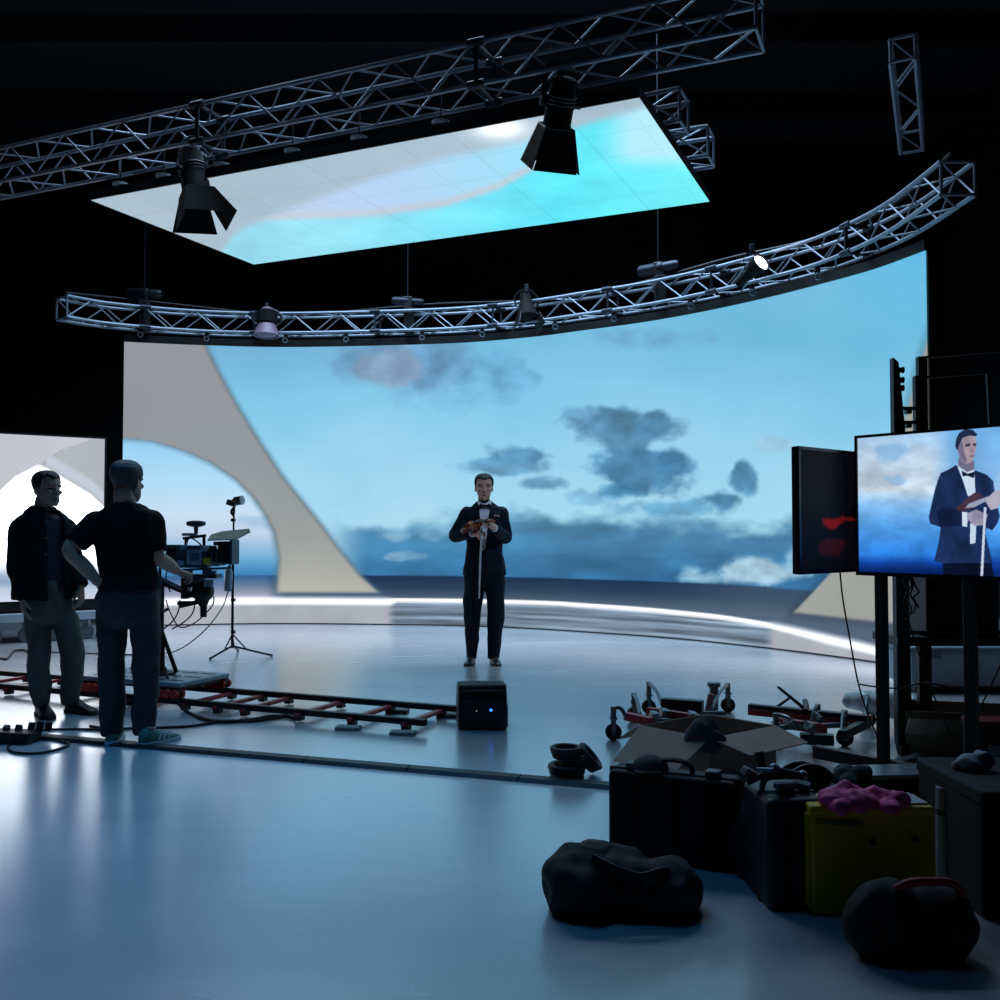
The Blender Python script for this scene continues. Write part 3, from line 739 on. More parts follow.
# ------------------------------------------------------------- the violinist
def violinist():
    Y0 = 9.5; o = gnd(484, 662.5); o = V((at(484, 600, Y0).x, Y0, 0))
    def L(x, y, dy=0.): return at(x, y, Y0 + dy) - o
    s_ = Y0 / F
    t = thing('person', 'person in a dark tuxedo and bow tie holding a violin and bow on the stage', 'person', o)
    hd = Head(L(484, 499.8, -.0) + V((0, .0, 0)), .247, .04, .02)
    body = MB(); hd.flesh(body)
    limb(body, [hd.w(0, .12, .40), hd.w(0, .13, .1), L(484.2, 502, .05), L(484.3, 508, .05)], [.045, .058, .06, .075])
    rings = [(L(484.3, 501.5, .05), .075, .07), (L(484.3, 505, .045), .115, .09), (L(484.5, 509, .04), .155, .108), (L(484.5, 516, .03), .182, .125), (L(484.5, 527, .02), .186, .132), (L(484.5, 540, .02), .178, .125), (L(484.5, 551, .02), .174, .122), (L(484.5, 562, .02), .192, .128), (L(484.5, 575, .02), .212, .134)]
    torso(body, rings, grow=-.03)
    RS, RE, RW = L(467.5, 513.5, .04), L(455, 536, .03), L(474, 533.5, -.22)
    LS, LE, LW = L(502, 513.5, .04), L(505.5, 537.5, .0), L(493.5, 527.5, -.31)
    for A, B, C in ((RS, RE, RW), (LS, LE, LW)): limb(body, [A, A.lerp(B, .5), B, B.lerp(C, .5), C], [.055, .05, .042, .038, .027])
    hand(body, RW, L(481, 534, -.32) - RW, V((.55, .3, -.8)), V((.5, -.6, .6)), (.75, .8, .85, .9), 1.0)
    hand(body, LW, L(487.5, 522.5, -.40) - LW, V((-.5, .75, -.3)), V((-.6, -.3, .6)), (.8, .85, .9, .95), 1.0)
    legs = [([L(475, 578, .02), L(473, 598, .01), L(472.5, 617, -.0), L(472, 638, .02), L(472, 658.5, .03)], [.098, .086, .072, .057, .043]),
            ([L(494, 578, .02), L(495.5, 598, .01), L(495.7, 617, -.0), L(494.5, 638, .02), L(493.3, 658.5, .03)], [.098, .086, .073, .058, .045])]
    for p, r in legs: limb(body, p, [q * .72 for q in r])
    limb(body, [L(472, 653, .04), L(472, 660.5, .02), L(471.5, 662, -.08)], [.035, .035, .03]); limb(body, [L(493.3, 653, .04), L(493.3, 660.5, .02), L(494, 662, -.08)], [.035, .035, .03])
    b = fuse(body, 'body', [M_skin, M_eye, M_lip], t, .0045, 2, push=hd.push, pick=lambda c, n: hd.zone(c))
    # trousers
    tr = MB(); torso(tr, [(L(484.5, 548, .02), .155, .108), (L(484.5, 560, .02), .176, .115), (L(484.2, 574, .02), .196, .122), (L(484, 585, .02), .19, .118)], grow=0)
    for p, r in legs: limb(tr, p, [(q + .004, q + .012) for q in r], 18)
    fuse(tr, 'trousers', M_tux, t, .007, 10, .016, 7, (1, 1, .45), seed=3)
    # shirt
    sh = MB(); torso(sh, [(L(484.3, 498.8, .05), .066, .072), (L(484.3, 502.5, .05), .072, .075)] + rings[1:7], grow=-.014)
    fuse(sh, 'shirt', M_shirt, t, .006, 2, .002, 12)
    for W_, E_ in ((RW, RE), (LW, LE)):
        d = (W_ - E_).normalized(); MB().tube([W_ - d * .05, W_ - d * .01], [.037, .035], 18).build('shirt_cuff', M_shirt, t)
    # jacket
    jk = MB(); torso(jk, [(L(484.3, 501.5, .055), .085, .08), (L(484.3, 505, .05), .12, .095)] + rings[2:])
    for A, B, C in ((RS, RE, RW), (LS, LE, LW)):
        C2 = C + (B - C).normalized() * .035
        sleeve(jk, L(484.3, 504.5, .045), A, B, C2, [.070, .066, .06, .054, .046])
    def opening(z):
        return interp(np.array(z), [(L(0, 575).z, .012), (L(0, 556).z, .018), (L(0, 545).z, .026), (L(0, 530).z, .036), (L(0, 515).z, .046), (L(0, 505).z, .062), (L(0, 498).z, .09)][0:])
    cx = lambda z: float(interp(np.array(z), [(L(484, 575).z, -.0), (L(484, 550).z, -.006), (L(484, 505).z, .006)]))
    cut = lambda c, n: c.y < -.015 and abs(c.x - cx(c.z)) < float(opening(c.z)) and n.y < .25 and abs(c.x) < .12 and c.y > -.16 and L(0, 576).z < c.z
    fuse(jk, 'jacket', M_tux, t, .006, 3, .009, 8, (1, 1, .6), cut=cut, solid=.008, seed=5)
    def fy(x, z, g):
        R_ = [(r[0].z, r[0].y, r[1], r[2], r[0].x) for r in rings]
        zz_ = np.array(z); f = lambda i: float(interp(zz_, sorted([(q[0], q[i]) for q in R_])))
        return f(1) - f(3) * math.sqrt(max(.05, 1 - ((x - f(4)) / f(2)) ** 2)) - g
    def on(x, y, g): p = L(x, y, -.1); return V((p.x, fy(p.x, p.z, g), p.z))
    for poly in ([(479.3, 503), (474.5, 507), (471.5, 515), (475.2, 517.5), (474.4, 519.5), (478.5, 540), (480, 547), (480.2, 520), (479.2, 509)],
                 [(490.3, 503), (494.5, 507), (497.5, 515), (493.8, 517.5), (494.8, 519.5), (489.5, 540), (486.6, 547), (488.2, 520), (490, 509)]):
        mb = MB(); mb.prism([on(x, y, .004) for x, y in poly], (0, 0, 0), (0, -.007, 0)); mb.build('lapel', M_satin, t)
    # bow tie, pocket square, belt line
    bt = MB()
    for q in (-1, 1):
        bt.prism([L(485 + q * .5, 505.4, -.075), L(485 + q * 5, 503, -.07), L(485.3 + q * 5.2, 508.6, -.068), L(485 + q * .5, 506.4, -.075)], (0, -.012, 0), (0, .012, 0))
    bt.box(L(485, 505.9, -.083), (.02, .03, .024)); bt.build('bow_tie', M_satin, t, bevel=.003)
    cb_ = MB()
    for q in (-1, 1): cb_.prism([L(484.6, 503.6, -.062), L(484.5 + q * 7, 500, -.02), L(484.5 + q * 6.6, 504.6, -.045), L(484.6 + q * 2.5, 506.2, -.066)], (0, -.006, 0), (0, .006, 0))
    cb_.build('collar', M_shirt, t)
    ps = MB(); ps.prism([on(493.5, 516.5, .006), on(495, 514, .006), on(496.6, 515.4, .006), on(498.4, 514, .006), on(499.6, 516.8, .006)], (0, 0, 0), (0, -.01, 0)); ps.build('pocket_square', mat('pink_cloth', (176, 120, 118), .7), t)
    sm = MB(); shoe(sm, L(472, 660, .09), (-.12, -1), .285); o1 = sm.build('shoe', M_shoe, t, sub=1); sole(o1, L(472, 660, .09), (-.12, -1), M_rub)
    sm = MB(); shoe(sm, L(493.2, 660, .09), (.16, -1), .285); o1 = sm.build('shoe', M_shoe, t, sub=1); sole(o1, L(493.2, 660, .09), (.16, -1), M_rub)
    hd.hair('hair', M_hair1, t, front=.80, side=.50, back=.2)
    # violin, resting in the arm: built along its own axis
    tail, scr = L(463.5, 528, -.09) + o, L(493.5, 520.5, -.46) + o
    ax = (scr - tail); Ln = ax.length; ax.normalize(); nrm = V((-.35, -.55, .75)); nrm = (nrm - ax * nrm.dot(ax)).normalized(); sd = ax.cross(nrm)
    vt = thing('violin', 'reddish brown violin held against the chest of the person in the tuxedo', 'violin', tail)
    k = Ln / .585
    prof = [(0, .0), (.004, .035), (.02, .072), (.05, .098), (.08, .104), (.115, .095), (.145, .07), (.16, .06), (.185, .055), (.21, .058), (.228, .07), (.255, .082), (.29, .083), (.32, .07), (.345, .04), (.355, .014)]
    pl = [ax * (a * k) + sd * (b * k) for a, b in prof] + [ax * (a * k) - sd * (b * k) for a, b in prof[:0:-1]]
    M_vio = mat('violin_varnish', (128, 48, 26), .28, var=.3, scale=30)
    M_eb = mat('ebony', (14, 12, 12), .35, var=.15)
    MB().prism(pl, nrm * -.02, nrm * .018).build('violin_body', M_vio, vt, bevel=.005)
    MB().bar(ax * .33 * k + nrm * .012, ax * .50 * k + nrm * .01, .024, .022, up=nrm).build('neck', M_vio, vt, bevel=.004)
    MB().bar(ax * .235 * k + nrm * .032, ax * .50 * k + nrm * .024, .026, .007, up=nrm).build('fingerboard', M_eb, vt)
    MB().bar(ax * .01 * k + nrm * .024, ax * .12 * k + nrm * .036, .034, .008, up=nrm).build('tailpiece', M_eb, vt)
    MB().bar(ax * .185 * k + nrm * .016, ax * .19 * k + nrm * .046, .04, .006, up=ax).build('bridge', mat('bridge_maple', (190, 150, 100), .5), vt)
    mb = MB().tube([ax * .5 * k, ax * .56 * k, ax * .58 * k - nrm * .012, ax * .575 * k - nrm * .028, ax * .56 * k - nrm * .022], [.011, .012, .013, .012, .008], 10)
    for j in (.52, .545): mb.cyl(ax * j * k - sd * .032, ax * j * k + sd * .032, .004, n=8)
    mb.build('scroll', M_vio, vt)
    mb = MB()
    for q in (-.009, -.003, .003, .009): mb.cyl(ax * .11 * k + sd * q + nrm * .038, ax * .19 * k + sd * q * .9 + nrm * .047, .0008, n=5).cyl(ax * .19 * k + sd * q * .9 + nrm * .047, ax * .51 * k + sd * q * .7 + nrm * .029, .0008, n=5)
    mb.build('strings', M_steel, vt)
    B0, B1 = L(481.8, 526.5, -.33) + o, L(479.2, 598, -.27) + o
    bw = thing('violin_bow', 'pale violin bow hanging straight down from the hand of the person in the tuxedo', 'violin bow', B0)
    d = B1 - B0; e = V((.004, -.012, 0))
    MB().tube([V((0, 0, 0)), d * .5 + V((-.006, .003, 0)), d], [.0075, .007, .006], 8).build('stick', mat('pale_bow_wood', (206, 196, 186), .4), bw)
    MB().bar(V((0, -.02, 0)), d + V((0, -.018, 0)), .014, .004).build('hair', M_white, bw)
    MB().box(d * .05 + V((0, -.011, 0)), (.012, .028, .05)).build('frog', M_eb, bw); MB().box(d * .99 + V((0, -.01, 0)), (.01, .024, .018)).build('tip', M_white, bw)
violinist()

# ------------------------------------------------------------- the man in the jacket, at the left
def jacket_man():
    Y0 = 6.88; o = V((at(50, 650, Y0).x, Y0, 0))
    def L(x, y, dy=0.): return at(x, y, Y0 + dy) - o
    t = thing('person', 'person in a dark open jacket and grey trousers standing before the white screen', 'person', o)
    yaw = math.radians(38); hy = math.radians(62)
    hd = Head(L(46.5, 505.5, .0), .238, hy, .03)
    body = MB(); hd.flesh(body)
    limb(body, [hd.w(0, .12, .40), hd.w(0, .12, .1), L(43.2, 508, .02), L(42.5, 517, .02)], [.045, .06, .062, .085])
    rings = [(L(42.5, 508, .03), .075, .075), (L(42.5, 513, .03), .115, .1), (L(42.5, 520, .02), .165, .125), (L(42.5, 530, .02), .2, .142), (L(43, 546, .01), .212, .148), (L(43.5, 566, .0), .205, .15), (L(44.5, 584, .0), .20, .15), (L(45, 598, .0), .203, .153)]
    torso(body, rings, yaw, grow=-.035)
    RS, RE, RW = L(22, 528.5, -.07), L(17.5, 562, -.07), L(22.5, 599, -.16)
    LS, LE, LW = L(63.5, 528, .11), L(73, 559, .12), L(81, 588, .02)
    for A, B, C in ((RS, RE, RW), (LS, LE, LW)): limb(body, [A, A.lerp(B, .5), B, B.lerp(C, .5), C], [.055, .05, .042, .036, .026])
    hand(body, RW, V((.22, -.15, -1)), V((.6, .5, 0)), V((.75, -.6, 0)), (.25, .3, .35, .4), .95)
    hand(body, LW, V((.10, -.12, -1)), V((-.8, .1, 0)), V((.3, -.9, 0)), (.35, .45, .5, .55), .95)
    legs = [([L(37.5, 602, -.02), L(38, 628, -.04), L(38.5, 655, -.06), L(40, 680, -.07), L(42, 705, -.07)], [(.086, .092), .075, .070, .064, .052]),
            ([L(56.5, 602, .04), L(66.5, 628, .03), L(72.5, 655, .02), L(71.8, 680, .05), L(70.8, 703, .06)], [(.088, .092), .080, .069, .063, .052])]
    for p, r in legs: limb(body, p, [(q[0] if isinstance(q, tuple) else q) * .72 for q in r])
    hR, hL = L(39.5, 713, .015), L(67.5, 709, .10); dR, dL = (.62, -.78), (.88, -.48)
    hR.z = hL.z = 0
    for h_, d_ in ((hR, dR), (hL, dL)): limb(body, [h_ + V((d_[0] * .07, d_[1] * .07, .12)), h_ + V((d_[0] * .07, d_[1] * .07, .05)), h_ + V((d_[0] * .2, d_[1] * .2, .035))], [.036, .034, .026])
    fuse(body, 'body', [M_skin, M_eye, M_lip], t, .0045, 2, push=hd.push, pick=lambda c, n: hd.zone(c))
    tr = MB(); torso(tr, [(L(45, 580, .0), .15, .125), (L(46, 592, .0), .16, .13), (L(47, 604, .0), .166, .134), (L(47.5, 614, .0), .14, .12), (L(47.5, 622, .0), .09, .09)], yaw)
    for p, r in legs: limb(tr, p, [q if isinstance(q, tuple) else (q, q + .006) for q in r], 18)
    fuse(tr, 'trousers', M_kha, t, .007, 12, .018, 8, (1, 1, .55), seed=11)
    sh = MB(); torso(sh, rings, yaw, grow=-.013); fuse(sh, 'shirt', M_den, t, .007, 2, .003, 10)
    mb = MB(); fw = V((math.sin(yaw), -math.cos(yaw), 0)); sx = V((math.cos(yaw), math.sin(yaw), 0))
    jk = MB(); torso(jk, rings, yaw, grow=.004)
    for A, B, C in ((RS, RE, RW), (LS, LE, LW)):
        C2 = C + (B - C).normalized() * .02
        sleeve(jk, L(42.5, 513, .02), A, B, C2, [.078, .074, .068, .06, .05])
    ax_c = L(43.5, 550, .01)
    def cut(c, n):
        d = c - ax_c; f = d.dot(fw); s = d.dot(sx)
        lo, hi = -.01 , .105
        return f > .05 and lo < s < hi and n.dot(fw) > .12
    fuse(jk, 'jacket', M_jac, t, .006, 3, .014, 7, (1, 1, .7), cut=cut, solid=.01, seed=7)
    cl = MB()
    C0 = L(42.8, 510, .02)
    pts = [C0 + sx * (math.sin(a) * .088) - fw * (math.cos(a) * .085) + V((0, 0, .01 - .03 * (1 - math.cos(a)) / 2)) for a in np.linspace(-2.5, 2.5, 17)]
    cl.tube(pts, [(.009, .03)] * 17, 8, up=V((0, 0, 1))); cl.build('collar', M_jac, t)
    for y in (522, 538, 554, 570, 586): p = L(46 + 0, y, 0); MB().ball(V((ax_c.x, ax_c.y, p.z)) + fw * .155 - sx * .022, .006, 8, 6).build('button', M_steel, t)
    for h_, d_ in ((hR, dR), (hL, dL)):
        sm = MB(); shoe(sm, h_, d_, .30, .115, .046); o1 = sm.build('boot', M_boot, t, sub=1); sole(o1, h_, d_, M_rub, .31, .049, .022)
    hd.hair('hair', M_hair1, t, front=.82, side=.5, back=.18, th=.055, top=.05, seed=4)
jacket_man()

# ------------------------------------------------------------- the man in the black T-shirt, seen from behind
def tshirt_man():
    Y0 = 5.93; o = V((at(131, 650, Y0).x, Y0, 0))
    def L(x, y, dy=0.): return at(x, y, Y0 + dy) - o
    t = thing('person', 'person in a black T-shirt seen from behind, one hand on the hip, by the camera', 'person', o)
    yaw = math.radians(12); hy = math.radians(180 - 14)
    hd = Head(L(126.5, 500.5, .0), .238, hy, .05)
    body = MB(); hd.flesh(body)
    limb(body, [hd.w(0, .12, .42), hd.w(0, .14, .12), L(125.2, 503, 0), L(125.3, 513, 0)], [.045, .06, .064, .09])
    rings = [(L(125.3, 505.5, .0), .075, .075), (L(125.3, 508.5, .0), .115, .088), (L(125.3, 514, .0), .155, .108), (L(125.5, 524, .0), .178, .125), (L(126, 540, .0), .176, .132), (L(127, 558, .0), .162, .128), (L(128, 574, .0), .156, .122), (L(128.5, 588, .0), .162, .125)]
    torso(body, rings, yaw, grow=-.02)
    LS, LE, LW = L(97, 522, -.04), L(70, 550, -.14), L(98, 582, -.10)
    RS, RE, RW = L(151, 522.5, .04), L(157, 556, .02), L(177, 571, .22)
    limb(body, [LS, LS.lerp(LE, .5), LE, LE.lerp(LW, .5), LW], [.062, .054, .046, .044, .03])
    limb(body, [RS, RS.lerp(RE, .5), RE, RE.lerp(RW, .5), RW], [.062, .054, .047, .044, .03])
    hand(body, LW, V((.8, .25, -.45)), V((.3, .9, .1)), V((.35, -.4, .8)), (.25, .3, .35, .4), 1.0)
    hand(body, RW, V((.55, .75, -.25)), V((-.2, 0, -.95)), V((-.7, .5, .1)), (.7, .75, .8, .85), 1.0)
    legs = [([L(114, 594, .0), L(112, 630, .0), L(111.5, 665, .0), L(112, 700, .0), L(112, 733, .01)], [(.092, .108), .081, .072, .067, .062]),
            ([L(142.5, 594, .0), L(145, 630, .0), L(146, 665, .0), L(145.5, 700, .0), L(145, 734, -.01)], [(.092, .108), .083, .074, .069, .064])]
    for p, r in legs: limb(body, p, [(q[0] if isinstance(q, tuple) else q) * .72 for q in r])
    hL, hR = L(111, 741, -.06), L(140.5, 742, -.10); dL, dR = (-.25, 1), (.5, .87)
    hL.z = hR.z = 0
    for h_, d_ in ((hL, dL), (hR, dR)):
        d_ = V((*d_, 0)).normalized(); limb(body, [h_ + d_ * .07 + V((0, 0, .11)), h_ + d_ * .07 + V((0, 0, .05)), h_ + d_ * .2 + V((0, 0, .035))], [.036, .034, .026])
    fuse(body, 'body', [M_skin, M_eye, M_lip], t, .0045, 2, push=hd.push, pick=lambda c, n: hd.zone(c))
    tr = MB(); torso(tr, [(L(128.5, 582, .0), .160, .125), (L(128.5, 592, .0), .170, .135), (L(128.5, 606, .0), .176, .142), (L(128.5, 617, .0), .155, .13), (L(128.5, 627, 0), .10, .09)], yaw)
    for p, r in legs: limb(tr, p, [q if isinstance(q, tuple) else (q, q + .006) for q in r], 18)
    fuse(tr, 'trousers', M_jean, t, .007, 12, .018, 7.5, (1, 1, .6), seed=21)
    bl = MB(); torso(bl, [(L(128.5, 586.5, .0), .166, .134), (L(128.5, 590.5, 0), .168, .136)], yaw, sub=1); bl.build('belt', M_satin, t)
    te = MB(); torso(te, [(L(125.3, 504.5, .0), .078, .078)] + rings[1:-1] + [(L(128.5, 588.5, .0), .172, .14)], yaw, grow=.006)
    for A, B, f in ((LS, LE, .78), (RS, RE, .86)): sleeve(te, L(125.3, 508, 0), A, A.lerp(B, f), None, [.074, .072, .07])
    fuse(te, 't_shirt', M_tee, t, .006, 3, .012, 6.5, (1, 1, .9), seed=9)
    for h_, d_ in ((hL, dL), (hR, dR)):
        sm = MB(); shoe(sm, h_, d_, .295, .105, .045); o1 = sm.build('sneaker', M_snk, t, sub=1); sole(o1, h_, d_, M_white, .305, .049, .024)
        d = V((*d_, 0)).normalized(); x = V((d.y, -d.x, 0)); st = MB()
        for k in range(3):
            a = h_ + d * (.10 + .035 * k); st.bar(a + x * .0435 + V((0, 0, .03)), a + x * .031 + d * .03 + V((0, 0, .082 - .012 * k)), .011, .006, up=x)
        st.build('stripe', M_white, o1)
    hd.hair('hair', M_hair2, t, front=.82, side=.5, back=.14, th=.06, top=.04, seed=6)
tshirt_man()
# ================================================================ rigging: lamps, hoists, brackets
M_lampin = mat('warm_grey_lamp', (122, 100, 116), .5, var=.12)
M_red = mat('red_paint', (196, 48, 58), .4, var=.15)
M_redw = mat('red_wheel', (238, 58, 48), .45, var=.1)
M_lk = mat('lamp_black', (4, 5, 7), .8, var=.2, spec=.2)
M_glow = emat('lamp_glow', (235, 238, 255), 9.0)
def basis(d, up=(0, 0, 1)):
    x, y, z = frame_from(V(d), up); return x, y, z
def stage_light(label, clamp, head, d, leaf=.30, splay=(.35, .35, .35, .35), r=.135, L_=.36, roll=0.):
    t = thing('stage_light', label, 'stage light', head, 0, 'stage lights with barn doors')
    clamp, head = V(clamp), V(head); x, y, z = basis(d); c = clamp - head
    x0_, y0_ = x, y; lx = x * math.cos(roll) + y * math.sin(roll); ly = -x * math.sin(roll) + y * math.cos(roll)
    MB().lathe([(r * .55, -L_ * .62), (r * .85, -L_ * .58), (r * .9, -L_ * .3), (r, -L_ * .22), (r, L_ * .38), (r * 1.05, L_ * .40), (r * 1.05, L_ * .44), (r * .8, L_ * .44)], (0, 0, 0), z, 28).build('housing', M_lk, t)
    MB().lathe([(r * .8, 0), (r * .8, .01), (r * .5, .03), (r * .1, .036)], z * (L_ * .42), z, 24).build('lens', M_lampin, t)
    for k in range(3): MB().torus(z * (-L_ * (.05 + .08 * k)), r * 1.0, .008, z, 28, 6).build('cooling_rib', M_dsteel, t)
    pv = -z * (L_ * .05); side = x
    mb = MB(); yk = [pv + side * (r * 1.12), pv + side * (r * 1.18) + V((0, 0, .12)), V((side.x * r * .9, side.y * r * .9, 0)) + V((0, 0, .30)), V((0, 0, .34)), V((-side.x * r * .9, -side.y * r * .9, 0)) + V((0, 0, .30)), pv - side * (r * 1.18) + V((0, 0, .12)), pv - side * (r * 1.12)]
    mb.tube(spline(yk, 5), [(.022, .006)] * (6 * 5 + 1), 8, up=y); mb.build('yoke', M_dsteel, t)
    for q in (-1, 1): MB().cyl(pv + side * (q * r * .98), pv + side * (q * (r * 1.18 + .035)), .028, n=14).build('tilt_knob', M_blk, t, bevel=.003)
    mb = MB().cyl(V((0, 0, .33)), c + V((0, 0, .0)), .016, n=10).box(c + V((0, 0, .03)), (.06, .09, .12)); mb.build('clamp', M_dsteel, t, bevel=.004)
    MB().tube(spline([c + V((.05, .02, .05)), c * .55 + V((r * 1.4, .02, 0)), pv + V((r * .9, 0, .05))], 6), .006, 6).build('safety_chain', M_steel, t)
    f0 = z * (L_ * .45)
    for k, (e, o_) in enumerate(((lx, ly), (-lx, ly), (ly, lx), (-ly, lx))):
        s_ = splay[k]; w0 = r * (1.0 if k < 2 else 1.05); n = (z * math.cos(s_) + e * math.sin(s_)); th = (e * math.cos(s_) - z * math.sin(s_)) * .004
        a = f0 + e * (r * 1.06); pl = [a - o_ * w0, a + o_ * w0, a + o_ * (w0 * 1.55) + n * leaf, a - o_ * (w0 * 1.55) + n * leaf]
        dr = MB().prism(pl, -th, th).build('barn_door', M_lk, t)
        MB().cyl(a - o_ * w0 * .9 , a + o_ * w0 * .9, .008, n=8).build('hinge', M_dsteel, dr)
    return t, x, y, z
h1 = at(194, 176, 9.02)
stage_light('black barn-door stage light hanging before the grey left part of the overhead panel', at(193, 147, 9.0), h1, (.20, -.12, -.95), .30, (.5, .2, .3, .45), .13, .40, .5)
h2 = at(560, 106, 7.42)
K2 = V((-.14, 9.5, 1.2)) - h2
stage_light('black barn-door stage light hanging near the top centre in front of the cyan sky', at(560, 78, 7.4), h2, K2, .32, (.25, .25, .3, .12), .11, .34)
def hoist(label, p, ax, L_=.42, r=.065, drop=.34, top=7.6):
    t = thing('chain_hoist', label, 'hoist', p, 0, 'chain hoists above the curved truss'); ax = V(ax).normalized()
    MB().lathe([(r * .7, -L_ / 2), (r, -L_ / 2 + .03), (r, -.05), (r * 1.08, -.04), (r * 1.08, .05), (r * .85, .06), (r * .85, L_ / 2 - .04), (r * .6, L_ / 2)], (0, 0, 0), ax, 20).build('motor', M_dsteel, t)
    MB().box((0, 0, -.02), (.13, .12, .16)).build('gearbox', M_blk, t, bevel=.012)
    mb = MB().cyl((0, 0, .06), (0, 0, top - p[2]), .008, n=6); mb.build('chain', M_dsteel, t)
    MB().tube([(0, 0, -.1), (0, 0, -.16), (.03, 0, -.2), (0, 0, -.24), (-.03, 0, -.21)], .012, 8).build('hook', M_steel, t)
    MB().box((.02, -.03, -.1 - drop / 2), (.13, .12, drop), taper=1.15).build('chain_bag', M_black, t, bevel=.02)
def tz(px, z):                          # a point of the curved truss's line seen at px
    best = min(TP, key=lambda p: abs(500 + F * p.x / p.y - px)); return V((best.x, best.y, z))
hoist('dark chain hoist above the left end of the curved truss', tz(143, 4.52), (1, -.1, -.05), .5, .075, .42)
hoist('dark chain hoist above the middle of the curved truss on a long chain', tz(405, 4.47), (1, .2, 0), .44, .06, .36)
hoist('dark chain hoist above the curved truss, between the middle hoist and the lit spotlight', tz(660, 4.5), (1, -.4, .1), .5, .07, .36)
def truss_lamp(label, p, d, m_in, r=.13, lit=False):
    t = thing('truss_spotlight', label, 'spotlight', p, 0, 'spotlights on the curved truss'); x, y, z = basis(d)
    if m_in is M_lampin: MB().lathe([(r * .5, -.20), (r * .8, -.18), (r * .85, -.02), (r * .6, .02)], (0, 0, 0), z, 20).build('cap', M_lk, t)
    MB().lathe([(r * .3, -.24), (r * .5, -.22), (r * .55, -.08), (r * .7, .0), (r * 1.0, .14), (r * 1.04, .16), (r * .95, .16), (r * .7, .06)], (0, 0, 0), z, 24).build('housing', m_in if m_in is M_lampin else M_lk, t)
    MB().lathe([(r * .86, .0), (r * .8, .012), (r * .3, .03)], z * .135, z, 24).build('lens', M_glow if lit else m_in, t)
    mb = MB().tube(spline([x * (r * 1.05), x * (r * 1.1) + V((0, 0, .13)), V((0, 0, .22)), -x * (r * 1.1) + V((0, 0, .13)), -x * (r * 1.05)], 5), [(.018, .005)] * 21, 8); mb.build('yoke', M_blk, t)
    MB().box((0, 0, .24), (.05, .06, .10)).build('clamp', M_dsteel, t, bevel=.004)
    for q in (() if (lit or m_in is M_lampin) else (-1, 1)): MB().prism([x * (q * r * .9) + z * .13 - y * r * .8, x * (q * r * .9) + z * .13 + y * r * .8, x * (q * r * 1.25) + z * .30 + y * r * 1.1, x * (q * r * 1.25) + z * .30 - y * r * 1.1], -x * .003, x * .003).build('barn_door', M_blk, t)
truss_lamp('spotlight with a bell painted pinkish grey as if lit, on the left part of the curved truss', tz(266, 4.1) + V((0, -.3, .02)), (0, -.1, -1), M_lampin, .17)  # pink light inside the bell is put into the housing colour
truss_lamp('dark unlit spotlight under the middle of the curved truss', tz(520, 4.12) + V((0, -.25, .1)), (.1, -.3, -1), M_lk, .14)
pl_ = at(752, 271, 10.45)
truss_lamp('lit spotlight with a glaring white lens on the right part of the curved truss', pl_, (.42, -.70, .38), M_dsteel, .105, True)
MB_ = None
for i, px in enumerate((141, 211, 281, 348, 417, 486, 554, 621, 688, 753, 817)):
    p = tz(px, 3.995); t = thing('hanging_shackle', 'small shackle with a ring holding the LED wall under the curved truss', 'shackle', p, 0, 'shackles between the LED wall and the curved truss')
    MB().box((0, -.1, .01), (.05, .04, .09)).build('bracket', M_blk, t); MB().torus((0, -.135, -.06), .032, .009, (0, 1, 0), 20, 6).build('ring', M_steel, t)
cbl = thing('power_cable', 'dark power cable strung along the back of the curved truss', 'cable')
MB().tube(spline([p + V((0, .12, .36 + .05 * math.sin(i * 1.3))) for i, p in enumerate(TP[::4])], 4), .014, 6).build('cable', M_cable, cbl)
for k, (i, j) in enumerate(((.35, .04), (.9, .04), (1.6, .04), (2.4, .04), (3.1, .04), (3.9, .04))):
    p = over(i, lv - j, .10); t = thing('panel_hanger', 'small white disc hanger along the upper left edge of the overhead panel', 'hanger', p, 0, 'hangers of the overhead panel')
    MB().lathe([(.02, .0), (.075, .005), (.075, .03), (.03, .04)], (0, 0, .0), (0, 0, 1), 20).build('disc', M_white, t); MB().cyl((0, 0, .03), (0, 0, .34), .008, n=8).build('rod', M_dsteel, t)

# ================================================================ dolly track
ZR = .085
Ra, Rb = gnd(0, 670.5, ZR), gnd(456, 706.5, ZR); Fa, Fb = gnd(0, 684, ZR), gnd(426, 719.5, ZR)
ru = ((Rb - Ra).normalized() + (Fb - Fa).normalized()).normalized(); rn = V((ru.y, -ru.x, 0))   # rn: towards the camera
gauge = ((Fa - Ra).dot(rn) + (Fb - Rb).dot(rn)) / 2
Ra = Ra - ru * 1.3; Ln_r = (Rb - Ra).dot(ru)
def trk(s_, g, z): return V((Ra.x, Ra.y, 0)) + ru * s_ + rn * (g * gauge) + V((0, 0, z))
def s_at(px, g=0., z=ZR):
    lo, hi = 0., 9.
    for _ in range(40):
        m_ = (lo + hi) / 2; p = trk(m_, g, z)
        if 500 + F * p.x / (p.y * CP + (p.z - CAM_H) * SP) < px: lo = m_
        else: hi = m_
    return lo
tk = thing('dolly_track', 'black dolly rails on red sleepers running across the studio floor', 'camera track')
for g, s1 in ((0, Ln_r), (1, s_at(426, 1))):
    MB().bar(trk(0, g, ZR - .02), trk(s1, g, ZR - .02), .05, .042).build('rail', M_blk, tk, bevel=.008)
